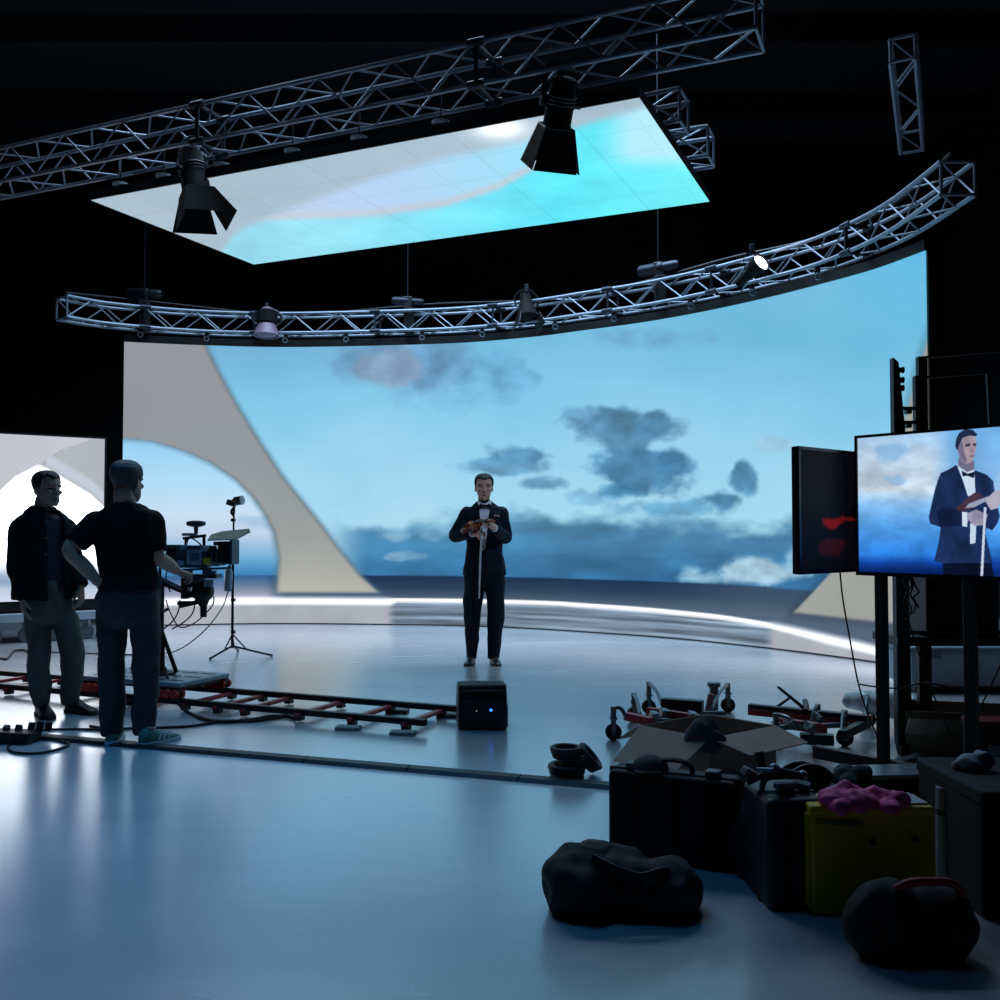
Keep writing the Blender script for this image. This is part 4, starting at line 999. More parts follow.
for px in (-60, -20, 27, 62, 118, 180, 232, 263, 289, 341, 391, 442):
    s0 = s_at(px)
    sl_ = MB().bar(trk(s0, -.08, .048), trk(s0, 1.08, .048), .045, .026).build('sleeper', M_red, tk, bevel=.004)
    for g in (0, 1): MB().box(trk(s0, g, .03), (.05, .06, .045), rot=(0, 0, math.atan2(ru.y, ru.x))).build('rail_shoe', M_blk, sl_, bevel=.006)
wood = mat('wedge_wood', (150, 150, 146), .7, var=.15)
for k, px in enumerate((391, 442)):
    for g in (0, 1):
        q = tag(MB().box(trk(s_at(px), g, .011) + rn * (.10 if g else -.04) + ru * .03, (.16, .09, .022), rot=(0, 0, math.atan2(ru.y, ru.x) + .3)).build('levelling_wedge', wood, bevel=.003),
                ['pale wedge under the %s rail at the second sleeper from the track end', 'pale wedge under the %s rail at the right end of the dolly track'][k] % ('near' if g else 'far'), 'wedge', 'wedges under the dolly track')
# the dolly that rides on it
s0, s1 = s_at(132, 0, .18), s_at(228, 0, .18)
ang = math.atan2(ru.y, ru.x); mid = (s0 + s1) / 2
dol = thing('camera_dolly', 'flat grey metal camera dolly with red wheels sitting on the rails', 'camera dolly')
M_plate = mat('dolly_plate', (150, 166, 180), .4, .3, var=.12, scale=12)
b = MB().box(trk(mid, .5, .18), (s1 - s0, gauge + .04, .035), rot=(0, 0, ang)).build('platform', M_plate, dol, bevel=.008)
b2 = MB().box(trk(mid, .5, .15), (s1 - s0 - .06, gauge - .10, .03), rot=(0, 0, ang)).build('frame', M_blk, dol, bevel=.006)
for i in range(5):
    for j in (.15, .5, .85):
        MB().box(trk(s0 + .12 + i * (s1 - s0 - .24) / 4, j, .1985), (.14, .022, .003), rot=(0, 0, ang)).build('slot', M_blk, b)
for s_ in (s0 + .10, s1 - .10):
    for g in (0, 1):
        bg = MB().box(trk(s_, g, .135), (.18, .05, .05), rot=(0, 0, ang)).build('bogie', M_blk, dol, bevel=.006)
        for d_ in (-.065, .0, .065):
            p = trk(s_ + d_, g, .118); MB().cyl(p - rn * .05, p - rn * .018, .034, n=18).cyl(p + rn * .018, p + rn * .05, .034, n=18).build('wheel', M_redw, bg, bevel=.006)
# camera support and camera
YC = 7.3
cx, cy = at(160, 640, YC).x, YC
ped = thing('camera_pedestal', 'black camera pedestal with a pan head and long handle, standing on the dolly', 'camera support', (0, 0, 0))
base = V((at(153, 640, YC).x, trk(s_at(153, .5, .2), .5, 0).y, .199)); YC = base.y
MB().lathe([(.12, 0), (.12, .015), (.04, .03), (.036, .30), (.03, .31), (.03, .66), (.042, .67), (.042, .72)], base, (0, 0, 1), 20).build('column', M_blk, ped)
for a in (0, 2.1, 4.2): MB().cyl(base + V((math.cos(a) * .13, math.sin(a) * .13, .01)), base + V((0, 0, .36)), .016, n=10).build('leg', M_blk, ped)
def C_(x, y, dy=0.): return at(x, y, YC + dy)
MB().bar(base + V((0, 0, .70)), C_(196, 596, .02), .04, .04).bar(C_(180, 606), C_(198, 602), .035).build('arm', M_blk, ped, bevel=.006)
MB().ball(C_(203, 591), .085, 20, 14).cyl(C_(203, 600), C_(203, 606), .05, .03).build('pan_head', M_blk, ped)
MB().cyl(C_(203.5, 600), C_(203.5, 617), .028, .024, n=14).build('head_grip', M_rub, ped)
MB().box(C_(205, 576), (.22, .16, .03)).box(C_(186, 588), (.05, .10, .16)).box(C_(186, 603), (.12, .06, .03)).build('cradle', M_dsteel, ped, bevel=.005)
for a, b_ in (((152, 574, -.25), (189, 592, .0)), ((176, 573, -.1), (201, 584, -.02)), ((160, 566, -.2), (160, 604, -.2))): MB().cyl(C_(*a), C_(*b_), .012, n=10).build('pan_bar', M_steel, ped)
MB().tube(spline([C_(152, 611, -.1), C_(162, 611.5, -.15), C_(168, 609, -.2)], 5), .012, 8).build('foot_ring', M_blk, ped)
cam_t = thing('cinema_camera', 'bulky black cinema camera with matte box, top flag and round monitor, on the pedestal', 'film camera')
M_cam = mat('camera_black', (62, 74, 88), .45, var=.25, scale=25)
M_camg = mat('camera_grey', (158, 180, 196), .4, .3, var=.25, scale=30)
cb0 = MB().box(C_(194, 556.5), (.24, .16, .17)).build('body', M_cam, cam_t, bevel=.012)
MB().box(C_(194.5, 557, -.085), (.115, .014, .115)).build('side_panel', M_camg, cb0, bevel=.004); MB().box(C_(194.5, 557, -.094), (.07, .008, .06)).build('display', mat('dim_display', (86, 112, 132), .25), cb0)
MB().box(C_(174.5, 554.5, .02), (.10, .13, .15)).build('battery', M_blk, cam_t, bevel=.01)
MB().box(C_(171, 553, -.05), (.07, .05, .09)).build('battery_plate', M_dsteel, cam_t, bevel=.006)
MB().lathe([(.055, 0), (.06, .02), (.06, .07), (.068, .08), (.068, .12), (.06, .13), (.062, .17)], C_(209, 556.5), (1, 0, 0), 24).build('lens', M_cam, cam_t)
MB().torus(C_(214, 556.5), .066, .008, (1, 0, 0), 28, 6).torus(C_(219, 556.5), .066, .007, (1, 0, 0), 28, 6).build('focus_gear', M_camg, cam_t)
mbx = MB().box(C_(227.5, 552), (.10, .19, .165)); mbx.build('matte_box', M_blk, cam_t, bevel=.006)
MB().box(C_(234.4, 552), (.02, .21, .19)).build('matte_box_frame', M_cam, cam_t, bevel=.004)
for q in (-.05, .05): MB().cyl(C_(178, 570, q), C_(231, 568, q), .0095, n=10).build('support_rod', M_steel, cam_t)
fp = [C_(207.5, 541, -.16), C_(211, 535.5, .14), C_(222, 532.2, .18), C_(249, 529.6, .14), C_(250.5, 532.5, -.02), C_(236, 540, -.18)]
o = MB().prism(fp, (0, 0, 0), (0, 0, .008)).build('top_flag', mat('flag_grey', (164, 160, 142), .6, var=.06), cam_t); o['label'] = 'pale grey flag above the matte box'
MB().bar(C_(183, 538.5), C_(206, 535.5), .028, .022).cyl(C_(186, 546), C_(186, 538), .012).cyl(C_(204, 546), C_(204, 537), .012).build('top_handle', M_blk, cam_t, bevel=.005)
MB().box(C_(190, 534.5, -.02), (.11, .05, .022)).build('receiver', M_camg, cam_t, bevel=.004)
MB().cyl(C_(196, 537), C_(196, 527), .012, .018).lathe([(.03, -.02), (.068, -.008), (.074, .008), (.07, .022), (.03, .03)], C_(196, 524.5), (0, 0, 1), 24).build('monitor_disc', M_cam, cam_t)
for (x, y, dy, sx, sz, mm) in ((207, 561, -.1, .05, .05, mat('yellow_tag', (196, 186, 40), .5)), (204, 549, -.09, .05, .035, M_camg), (181, 563, -.09, .05, .04, M_camg), (213, 549, -.05, .05, .05, M_cam), (184, 547, -.08, .045, .035, M_camg), (216, 564, -.06, .06, .035, M_camg), (187, 573, -.06, .08, .045, M_cam), (211, 574, -.05, .08, .05, M_camg), (198, 579, -.06, .10, .04, M_cam), (209, 583, -.06, .07, .05, M_camg), (191, 584, -.05, .05, .05, M_dsteel)):
    MB().box(C_(x, y, dy), (sx, .05, sz), rot=(0, 0, .1)).build('accessory_box', mm, cam_t, bevel=.006)
MB().cyl(C_(207, 572, -.11), C_(207, 572, -.04), .035, n=18).build('focus_motor', M_cam, cam_t); MB().box(C_(222, 543.5, -.04), (.12, .05, .03)).build('light_meter_bar', M_cam, cam_t, bevel=.005)
for pts in ([C_(166, 600, -.05), C_(170, 612, -.1), C_(180, 627, -.1), C_(196, 622, -.05), C_(212, 606, .05), C_(214, 596, .05)], [C_(180, 600), C_(178, 612), C_(172, 622), C_(162, 630), C_(156, 634)], [C_(196, 596), C_(193, 612), C_(184, 622), C_(172, 629)], [C_(174, 560, -.1), C_(166, 575, -.12), C_(170, 592, -.1)], [C_(186, 545, -.06), C_(190, 538, -.08), C_(200, 544, -.08), C_(204, 552, -.1)]):
    MB().tube(spline(pts, 6), .0055, 6).build('cable', M_cable, cam_t)
# light stand with a small lamp and a weight
YS = 9.85
def St(x, y, dy=0.): return at(x, y, YS + dy)
cs = thing('light_stand', 'thin tripod light stand carrying a small lamp, standing behind the camera', 'light stand')
hub = St(232.3, 636); M_st = mat('stand_steel', (44, 52, 60), .4, .7)
MB().cyl(hub - V((0, 0, .12)), St(233, 560), .014, n=10).cyl(St(233, 560), St(233.8, 514), .010, n=10).cyl(St(233.8, 514), St(234, 505), .014, n=10).build('pole', M_st, cs)
for x, y, dy in ((210.5, 659.5, 0), (271.5, 656.5, 0), (236, 664.5, 0)):
    f = gnd(x, y) if y < 662 else gnd(238, 651)
    k = hub - V((0, 0, .1)); MB().cyl(k, f + V((0, 0, .012)), .010, n=8).build('leg', M_st, cs)
    MB().cyl(hub + V((0, 0, .02)), k.lerp(f, .38), .007, n=8).build('brace', M_st, cs); MB().ball(f + V((0, 0, .012)), .014, 8, 6).build('foot', M_rub, cs)
for y in (632, 600, 560, 520): MB().cyl(St(231.6, y), St(235.2, y), .012, n=8).box(St(233.2, y), (.04, .04, .03)).build('lock_knob', M_blk, cs)
MB().tube(spline([St(234, 507), St(231, 512), St(234, 516)], 4), .012, 8).build('swivel', M_st, cs)
lp = MB().box(St(231.5, 503.2), (.09, .07, .055), rot=(0, .3, 0)).lathe([(.03, -.04), (.045, -.02), (.045, .05), (.05, .06)], St(237, 501), (1, -.2, .15), 16); lp.build('lamp', M_cam, cs, bevel=.004)
MB().lathe([(.03, 0), (.045, .01), (.02, .02)], St(241.5, 500, -.03), (1, -.4, .1), 14).build('lamp_lens', M_white, cs); MB().box(St(233, 500.5, -.04), (.03, .02, .02)).build('lamp_tag', mat('orange_tag', (200, 140, 50), .5), cs)
wt = thing('hanging_bottle', 'grey metal bottle hanging as a weight from the light stand', 'bottle')
MB().lathe([(.01, 0), (.042, .012), (.045, .05), (.045, .20), (.036, .23), (.018, .245), (.018, .27)], St(228.2, 592) , (0.03, 0, 1), 18).build('flask', M_camg, wt); MB().tube([St(229.4, 566), St(231, 560), St(232.8, 557)], .006, 6).build('strap', M_blk, wt)
def floor_cable(label, pts, r=.009, name='floor_cable', group='cables on the floor', m=None):
    q = spline([gnd(x, y, r) if len(p) == 2 else at(*p) for p in pts for x, y in [p[:2]]], 8)
    t = MB().tube(q, r, 6).build(name, m or M_cable); return tag(t, label, 'cable', group)
floor_cable('thin cable sagging from the light stand down to the floor behind the dolly track', [(228, 592, 9.8), (222, 608, 9.6), (205, 630, 9.3), (182, 648, 9.2), (163, 653.5), (128, 654.5), (80, 653), (46, 652), (28, 651)], .006)
floor_cable('thick black cable looping on the floor from the camera dolly along the track', [(165, 668, 7.3), (168, 680, 7.2), (174, 697, 7.0), (186, 711), (204, 719), (222, 721.5), (250, 720), (272, 716.5), (288, 716), (295, 718)], .013)
floor_cable('black cable on the floor just behind the shoes of the person in the T-shirt', [(90, 726), (110, 729), (134, 728), (160, 727.5), (190, 726), (220, 722), (255, 721), (292, 715)], .009)
floor_cable('thin black cable looping beside the cable box at the left edge', [(12, 742), (8, 748), (16, 752.5), (40, 753), (62, 748), (69, 744), (58, 740), (36, 733), (44, 730), (75, 729), (106, 730)], .008)
floor_cable('black cable with connectors on the floor near the left edge, behind the track', [(0, 658), (6, 659), (10, 655), (14, 651), (24, 650), (28, 652)], .012)
ramp = thing('cable_ramp', 'long flat dark cable ramp crossing the floor from left to right', 'cable ramp')
r0, r1 = gnd(42, 738), gnd(640, 790)
rd = (r1 - r0).normalized(); rx = V((rd.y, -rd.x, 0)); Lr = (r1 - r0).length
M_ramp = mat('ramp_rubber', (20, 25, 33), .5, var=.2, scale=8)
nseg = 6
for k in range(nseg):
    a, b_ = r0 + rd * (Lr * k / nseg + .004), r0 + rd * (Lr * (k + 1) / nseg - .004)
    mb = MB(); pr = [(-.055, 0), (-.035, .02), (.035, .02), (.055, 0)]
    A = mb.verts([a + rx * p + V((0, 0, z)) for p, z in pr]); B = mb.verts([b_ + rx * p + V((0, 0, z)) for p, z in pr])
    mb.skin([A, B], True, False); mb.build('segment', M_ramp, ramp)
pw = thing('power_box', 'black cable box with plugs lying on the floor at the left edge', 'power box')
pb = gnd(16, 742); MB().box(pb + V((-.05, 0, .035)), (.36, .14, .07), rot=(0, 0, -.15)).build('box', M_blk, pw, bevel=.012)
for i, (dx, dy, h_) in enumerate(((.0, .03, .08), (.07, .05, .1), (.13, .03, .12), (.16, .08, .1), (-.08, .04, .07))):
    MB().box(pb + V((dx, dy, .05 + h_ * .3)), (.04, .04, h_ * .6), rot=(.2 * (i - 2), .15, .3)).build('plug', M_rub, pw, bevel=.008)
# ================================================================ stage monitor
wm = thing('stage_monitor', 'black wedge speaker box on the floor in front of the person with the violin', 'speaker', gnd(481, 725.5), .10)
w_, h_, d_ = .315, .285, .30
pr = [(-d_ / 2, 0), (d_ / 2, 0), (d_ / 2, h_ * .55), (d_ * .22, h_), (-d_ * .38, h_), (-d_ / 2, h_ * .72)]
MB().prism([V((-w_ / 2, y, z)) for y, z in pr], (0, 0, 0), (w_, 0, 0)).build('cabinet', mat('speaker_black', (15, 16, 20), .55, var=.25, scale=40, bump=.2, bscale=300), wm, bevel=.010)
MB().box((0, -d_ / 2 - .002, h_ * .36), (w_ * .86, .010, h_ * .6)).build('rear_panel', M_blk, wm, bevel=.004)
MB().bar((-w_ * .42, -d_ * .44 - .006, h_ * .86), (w_ * .42, -d_ * .44 - .006, h_ * .86), .03, .02).build('handle', M_rub, wm, bevel=.006)
o = MB().ball((.052, -d_ / 2 - .008, h_ * .45), .0085, 10, 8).build('power_led', emat('blue_led', (40, 90, 255), 6.), wm); o['label'] = 'glowing blue power light'
MB().ball((-.042, -d_ / 2 - .008, h_ * .44), .004, 8, 6).build('status_led', emat('white_led', (190, 190, 200), .6), wm)
MB().prism([V((w_ / 2, -d_ / 2 + .0, .02)), V((w_ / 2, -d_ / 2 + .0, h_ * .6)), V((w_ / 2 - .055, -d_ / 2 - .0, .02))], (0.004, -.004, 0), (.004, -.012, 0)).build('corner_plate', M_grey, wm)
# ================================================================ coils beside the ramp
pc = gnd(567, 776)
def coil(label, p, R, r, axis=(0, 0, 1), n=3):
    mb = MB()
    for k in range(n): mb.torus(V(p) + V(axis) * ((k - (n - 1) / 2) * r * 1.25), R + .006 * ((k * 7) % 3 - 1), r, axis, 36, 10)
    t = mb.build('cable_coil', mat('coil_rubber', (30, 36, 42), .55, var=.25, scale=30)); return tag(t, label, 'cable coil', 'rubber coils on the floor')
coil('dark rubber coil at the bottom of the small stack by the cable ramp', pc + V((0, 0, .027)), .078, .018)
coil('dark rubber coil in the middle of the small stack by the cable ramp', pc + V((.03, .01, .079)), .062, .017)
coil('dark rubber coil on top of the small stack by the cable ramp', pc + V((-.005, .0, .125)), .066, .014)
coil('dark rubber coil leaning against the right side of the small coil stack', pc + V((.115, .05, .080)), .066, .015, V((.75, -.1, .65)).normalized())
# ================================================================ the monitors at the right
def inside(x, y, pts):
    m = np.zeros(x.shape, bool); n = len(pts)
    for i in range(n):
        x0, y0 = pts[i]; x1, y1 = pts[(i + 1) % n]
        if y0 == y1: continue
        c = ((y0 > y) != (y1 > y)) & (x < (x1 - x0) * (y - y0) / (y1 - y0) + x0); m ^= c
    return m
def soften(m, k=1):
    m = m.astype(float)
    for _ in range(k):
        p = np.pad(m, 1, 'edge'); m = (p[:-2, 1:-1] + p[2:, 1:-1] + p[1:-1, :-2] + p[1:-1, 2:] + 2 * m) / 6
    return m
def tv_picture(px, py):
    X, Y = (px - 850) / .18, (py - 410) / .18
    pic = np.stack([interp(Y, [(80, 150), (250, 184), (440, 196), (520, 130), (640, 84), (800, 46), (850, 18), (900, 6)]), interp(Y, [(80, 194), (250, 206), (440, 212), (520, 180), (640, 156), (800, 128), (850, 70), (900, 40)]), interp(Y, [(80, 232), (250, 228), (440, 226), (520, 224), (640, 226), (800, 222), (850, 165), (900, 110)])], -1)
    n = fbm(X * .006, Y * .010, 5, 91); pic = pic * (1 + .55 * (n - .5))[..., None]
    pic = mixc(pic, (118, 170, 216), .6 * blob(X, Y, 230, 225, 110, 60, .3, 92, .012)); pic = mixc(pic, (130, 178, 220), .6 * blob(X, Y, 265, 395, 70, 40, .3, 93, .012))
    pic = mixc(pic, (96, 168, 232), .7 * sst(430, 600, X) * (1 - sst(440, 640, Y)))
    pic = mixc(pic, (176, 204, 232), .5 * blob(X, Y, 850, 430, 60, 110, .3, 94, .012) * (X > 790))
    def put(pts, col, k=2, shade=0.):
        nonlocal pic
        w_ = soften(inside(X, Y, pts), k); c = np.array(col, float) * (1 + shade * (fbm(X * .02, Y * .012, 3, 95) - .5))[..., None]
        pic = pic * (1 - w_[..., None]) + c * w_[..., None]
    put([(515, 840), (522, 930), (800, 930), (782, 830), (650, 810)], (9, 18, 40), 3, .5)
    put([(592, 305), (540, 335), (505, 350), (488, 390), (470, 450), (445, 560), (438, 600), (446, 632), (505, 650), (492, 740), (468, 838), (520, 852), (640, 850), (792, 852), (770, 760), (752, 690), (756, 655), (790, 668), (818, 630), (832, 590), (805, 470), (796, 395), (760, 360), (695, 335), (640, 420)], (26, 44, 84), 3, .7)
    put([(480, 560), (510, 545), (640, 560), (640, 640), (500, 650)], (17, 30, 62), 4, .5)
    put([(592, 296), (625, 330), (690, 322), (697, 470), (655, 480), (630, 400)], (200, 218, 238), 1); put([(668, 630), (702, 630), (697, 738), (666, 745)], (196, 214, 236), 1)
    put([(603, 262), (692, 285), (690, 330), (650, 345), (600, 310)], (112, 108, 134), 4)
    put([(596, 195), (606, 155), (650, 138), (698, 146), (702, 205), (692, 258), (672, 292), (642, 300), (614, 275), (600, 232)], (166, 150, 164), 4, .3)
    put([(598, 195), (600, 225), (612, 268), (642, 298), (650, 280), (632, 225), (626, 180), (612, 165)], (112, 106, 134), 9)
    put([(584, 205), (590, 160), (606, 128), (640, 106), (682, 110), (708, 136), (700, 146), (660, 142), (625, 156), (604, 198), (598, 225)], (32, 44, 72), 1)
    put([(640, 190), (668, 184), (668, 200), (640, 204)], (62, 58, 82), 1); put([(682, 184), (702, 186), (700, 200), (684, 200)], (62, 58, 82), 1)
    put([(664, 253), (690, 251), (689, 259), (666, 261)], (118, 96, 114), 3); put([(672, 200), (688, 225), (682, 238), (668, 234)], (140, 124, 142), 4)
    put([(620, 338), (655, 354), (692, 342), (688, 378), (654, 366), (626, 368)], (12, 22, 50), 1)
    put([(592, 540), (640, 500), (690, 460), (722, 458), (742, 480), (736, 512), (690, 545), (640, 562), (600, 562)], (62, 46, 62), 2, .6); put([(640, 545), (660, 520), (770, 478), (780, 494), (690, 540)], (150, 160, 184), 1)
    put([(622, 565), (652, 568), (652, 650), (624, 645)], (206, 220, 238), 1)
    put([(652, 572), (700, 553), (768, 580), (760, 605), (740, 640), (692, 644), (656, 612)], (150, 146, 172), 2, .3); put([(750, 505), (795, 456), (836, 446), (845, 500), (820, 545), (782, 556)], (176, 172, 190), 2, .3)
    put([(744, 540), (758, 540), (739, 925), (724, 925)], (196, 208, 228), 1)
    return lin(np.clip(pic, 0, 255) / 255)
tl, bl = at(855.5, 436, 5.03), at(855.5, 575, 5.03)
td = (at(1000, 421, 4.46) - tl); td.z = 0; td.normalize(); tn = V((td.y, -td.x, 0))     # tn: out of the screen
tn = tn if tn.y < 0 else -tn
TW, z0, z1 = 1.25, bl.z, tl.z
def tvp(u, z, n=0.): return V((tl.x, tl.y, 0)) + td * u + tn * n + V((0, 0, z))
def monitor(label, pt, W, z0, z1, pic, cols, rows, bez, depth=.055):
    t = thing('monitor', label, 'monitor')
    U, Z = np.meshgrid(np.linspace(bez, W - bez, cols), np.linspace(z0 + bez * 1.3, z1 - bez, rows)); P = np.zeros((rows, cols, 3))
    o_, a = pt(0, 0), pt(1, 0) - pt(0, 0)
    n = pt(0, 0, .004) - o_
    P[..., 0] = o_.x + a.x * U + n.x; P[..., 1] = o_.y + a.y * U + n.y; P[..., 2] = Z
    x, y = pix(P); s_ = grid_mesh('screen', P, pic(x, y), screen_mat('monitor_face_%d' % cols, 1.0, .45, .05), t)
    s_['label'] = 'lit screen' if cols > 200 else 'dark screen with a dim red reflection painted on'
    mb = MB(); q = [pt(0, z0, .0), pt(W, z0, .0), pt(W, z1, .0), pt(0, z1, .0)]
    mb.prism(q, (pt(0, 0, -depth) - o_), (0, 0, 0)); mb.build('casing', M_blk, t, bevel=.006)
    mb = MB()
    for a_, b_ in (((0, z0 + bez * .6), (W, z0 + bez * .6)), ((0, z1 - bez * .5), (W, z1 - bez * .5))): mb.bar(pt(a_[0], a_[1], .006), pt(b_[0], b_[1], .006), bez if a_[1] > (z0 + z1) / 2 else bez * 1.25, .014, up=n)
    for u in (bez * .5, W - bez * .5): mb.bar(pt(u, z0, .006), pt(u, z1, .006), .014, bez, up=(pt(1, 0) - o_))
    mb.build('bezel', mat('bezel_black', (10, 11, 14), .3, var=.1), t)
    MB().prism([pt(W * .25, z0 + (z1 - z0) * .2, -depth - .04), pt(W * .75, z0 + (z1 - z0) * .2, -depth - .04), pt(W * .75, z0 + (z1 - z0) * .75, -depth - .04), pt(W * .25, z0 + (z1 - z0) * .75, -depth - .04)], (0, 0, 0), pt(0, 0, .045) - o_).build('rear_box', M_blk, t, bevel=.01)
    return t
monitor('large black monitor showing the person in a blue tuxedo with a violin', tvp, TW, z0, z1, tv_picture, 720, 420, .014)
ml, mr = at(796.5, 446, 4.78), at(859, 455, 5.16); md = (mr - ml); md.z = 0; md.normalize(); mn = V((md.y, -md.x, 0)); mn = mn if mn.y < 0 else -mn
mz0, mz1 = at(796.5, 574.5, 4.78).z, ml.z
def mp(u, z, n=0.): return V((ml.x, ml.y, 0)) + md * u + mn * n + V((0, 0, z))
def dark_reflection_picture(x, y):
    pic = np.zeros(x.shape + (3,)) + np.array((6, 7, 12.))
    pic = mixc(pic, (120, 14, 18), .9 * blob(x, y, 833, 522, 12, 7, .3, 96, .09)); pic = mixc(pic, (96, 12, 16), .8 * blob(x, y, 850, 519, 9, 3, .25, 97, .09)); pic = mixc(pic, (46, 10, 14), .8 * blob(x, y, 832, 545, 14, 12, .35, 98, .09))  # red reflections on the dark glass, painted in and emitted with the picture
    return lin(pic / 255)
monitor('nearly dark monitor with a faint painted red reflection, left of the large lit monitor', mp, (mr - ml).length, mz0, mz1, dark_reflection_picture, 160, 120, .016, .032)
st = thing('monitor_stand', 'black floor stand with two posts carrying both monitors', 'monitor stand')
for u, px in ((.055, 880), (.515, 966)):
    b_ = tvp(u, 0, -.135); MB().box(b_ + V((0, 0, .85)), (.052, .052, 1.66), rot=(0, 0, math.atan2(td.y, td.x))).build('post', M_blk, st, bevel=.006)
    MB().bar(b_ + tn * .42 + V((0, 0, .045)), b_ - tn * .42 + V((0, 0, .045)), .07, .07).build('foot', M_blk, st, bevel=.008)
    for q in (-.36, .36): MB().cyl(b_ + tn * q + V((0, 0, .03)) - td * .03, b_ + tn * q + V((0, 0, .03)) + td * .03, .03, n=14).build('caster', M_rub, st)
MB().bar(tvp(-.35, .075, -.135), tvp(.75, .075, -.135), .05, .07).build('cross_beam', M_blk, st, bevel=.006)
for z in (1.25, 1.55): MB().bar(tvp(.02, z, -.115), tvp(1.0, z, -.115), .04, .05, up=(0, 0, 1)).build('mount_rail', M_blk, st, bevel=.004)
MB().bar(tvp(.10, 1.38, -.135), mp((mr - ml).length - .08, 1.38, -.07), .05, .06).build('side_bracket', M_blk, st, bevel=.004)
# equipment cart behind the monitors
YK = 5.62
def K(x, y, dy=0.): return at(x, y, YK + dy)
ct = thing('equipment_cart', 'tall black equipment cart behind the large monitor, with open rails on top', 'equipment cart')
ax0 = K(901, 500).x; ax1 = K(922, 500, .62).x; xr = K(1040, 500).x
zt0 = K(897, 358).z
mb = MB(); mb.prism([V((K(891.5, 400).x, YK - .03, 0.06)), V((K(906, 400).x, YK - .03, .06)), V((K(903, 400).x, YK - .03, zt0 - .42)), V((K(897.5, 400).x, YK - .03, zt0 - .03)), V((K(892, 400).x, YK - .03, zt0))], (0, 0, 0), (0, .06, 0)); mb.build('upright', M_blk, ct, bevel=.004)
for y in (370, 380, 388): MB().cyl(K(899, y, -.03), K(903.5, y, -.03), .014, .02, n=10).build('knob', M_blk, ct)
z2 = K(921.5, 357, .3).z
MB().box((K(922, 400, .3).x, YK + .3, (z2 + .06) / 2), (.055, .05, z2 - .06)).build('upright', M_blk, ct, bevel=.004)
z3 = K(916, 376, .25).z
MB().box((K(916.5, 400, .25).x, YK + .25, (z3 + .06) / 2), (.03, .05, z3 - .06)).build('upright', M_blk, ct, bevel=.004)
for x_, dy in ((xr, 0), (xr, .3)): MB().box((x_, YK + dy, 1.05), (.05, .05, 1.95)).build('upright', M_blk, ct, bevel=.004)
for y in (408.5, 422.5):
    c = MB().bar(K(901, y, 0), K(924, y, .28), .03, .02).build('clamp_bar', M_blk, ct); MB().box(K(908, y + 3, .08), (.03, .05, .03)).build('clamp', M_blk, c, bevel=.004)
MB().bar(K(917, 358, .3), K(1040, 347, .1), .014).build('top_rail', M_dsteel, ct); MB().bar(K(917, 378, .25), K(988, 372.5, .1), .014).build('top_rail', M_dsteel, ct); MB().bar(K(987.5, 372, .1), K(990.5, 432, .1), .016).build('rail_post', M_dsteel, ct)
for y, h_ in ((641, .05), (762, .04)):
    z = K(900, y).z; MB().box(((K(893, 500).x + xr) / 2, YK + .15, z), (xr - K(893, 500).x, .38, h_)).build('shelf', M_blk, ct, bevel=.004)
MB().bar(K(906, 632.5, -.02), K(1040, 632.5, -.02), .02, .02).build('shelf_rail', M_dsteel, ct)
for x_ in (K(900, 500).x, xr):
    for dy in (.0, .3): MB().cyl(V((x_ - .025, YK + dy, .045)), V((x_ + .025, YK + dy, .045)), .045, n=16).build('caster', M_rub, ct)
zs_ = K(900, 641).z + .025
bx = thing('recorder_case', 'black boxy recorder with a dim red light standing on the cart under the large monitor', 'recorder', (K(963, 600).x, YK + .15, zs_))
MB().box((0, 0, .19), (.42, .30, .38)).build('casing', M_blk, bx, bevel=.012); MB().box((-.14, -.153, .24), (.09, .01, .16)).build('front_panel', mat('dim_red_panel', (62, 14, 20), .4), bx); MB().bar((-.2, -.153, .06), (.2, -.153, .06), .012).build('trim_bar', M_dsteel, bx)
def hang_cable(label, pts, r=.0045): return tag(MB().tube(spline([at(*p) for p in pts], 8), r, 6).build('hanging_cable', M_cable), label, 'cable', 'cables hanging at the monitors')
hang_cable('thin cable hanging down to the floor from the dark monitor', [(840, 572, 5.06), (843, 600, 5.06), (850, 640, 5.06), (858, 682, 5.06), (868, 715, 5.08), (878, 738, 5.1), (884, 760, 5.2)])
hang_cable('cable running down from the cart past the large monitor to the floor', [(899, 580, 5.2), (906, 610, 5.2), (916, 645, 5.2), (930, 686, 5.2), (945, 722, 5.2), (957, 752, 5.15)])
hang_cable('cable stretched sideways between the posts of the monitor stand', [(858, 684, 5.0), (878, 687, 5.0), (900, 688, 4.95), (922, 683, 4.9), (934, 684, 4.85), (975, 692, 4.8)])
hang_cable('cable slanting up to the right behind the right post of the monitor stand', [(976, 715, 5.2), (985, 698, 5.2), (1003, 660, 5.2)])
for k, (dx, n) in enumerate(((0, 5), (4, 4), (7, 6), (-3, 4))):
    pts = [(908 + dx * .5, 576, 5.3)] + [(909 + dx + 3 * math.sin(i * 2.1 + k), 576 + i * (44 - k * 6) / n, 5.3) for i in range(1, n + 1)]
    hang_cable('looped cable in the tangle under the left part of the large monitor, by the cart', pts, .005)
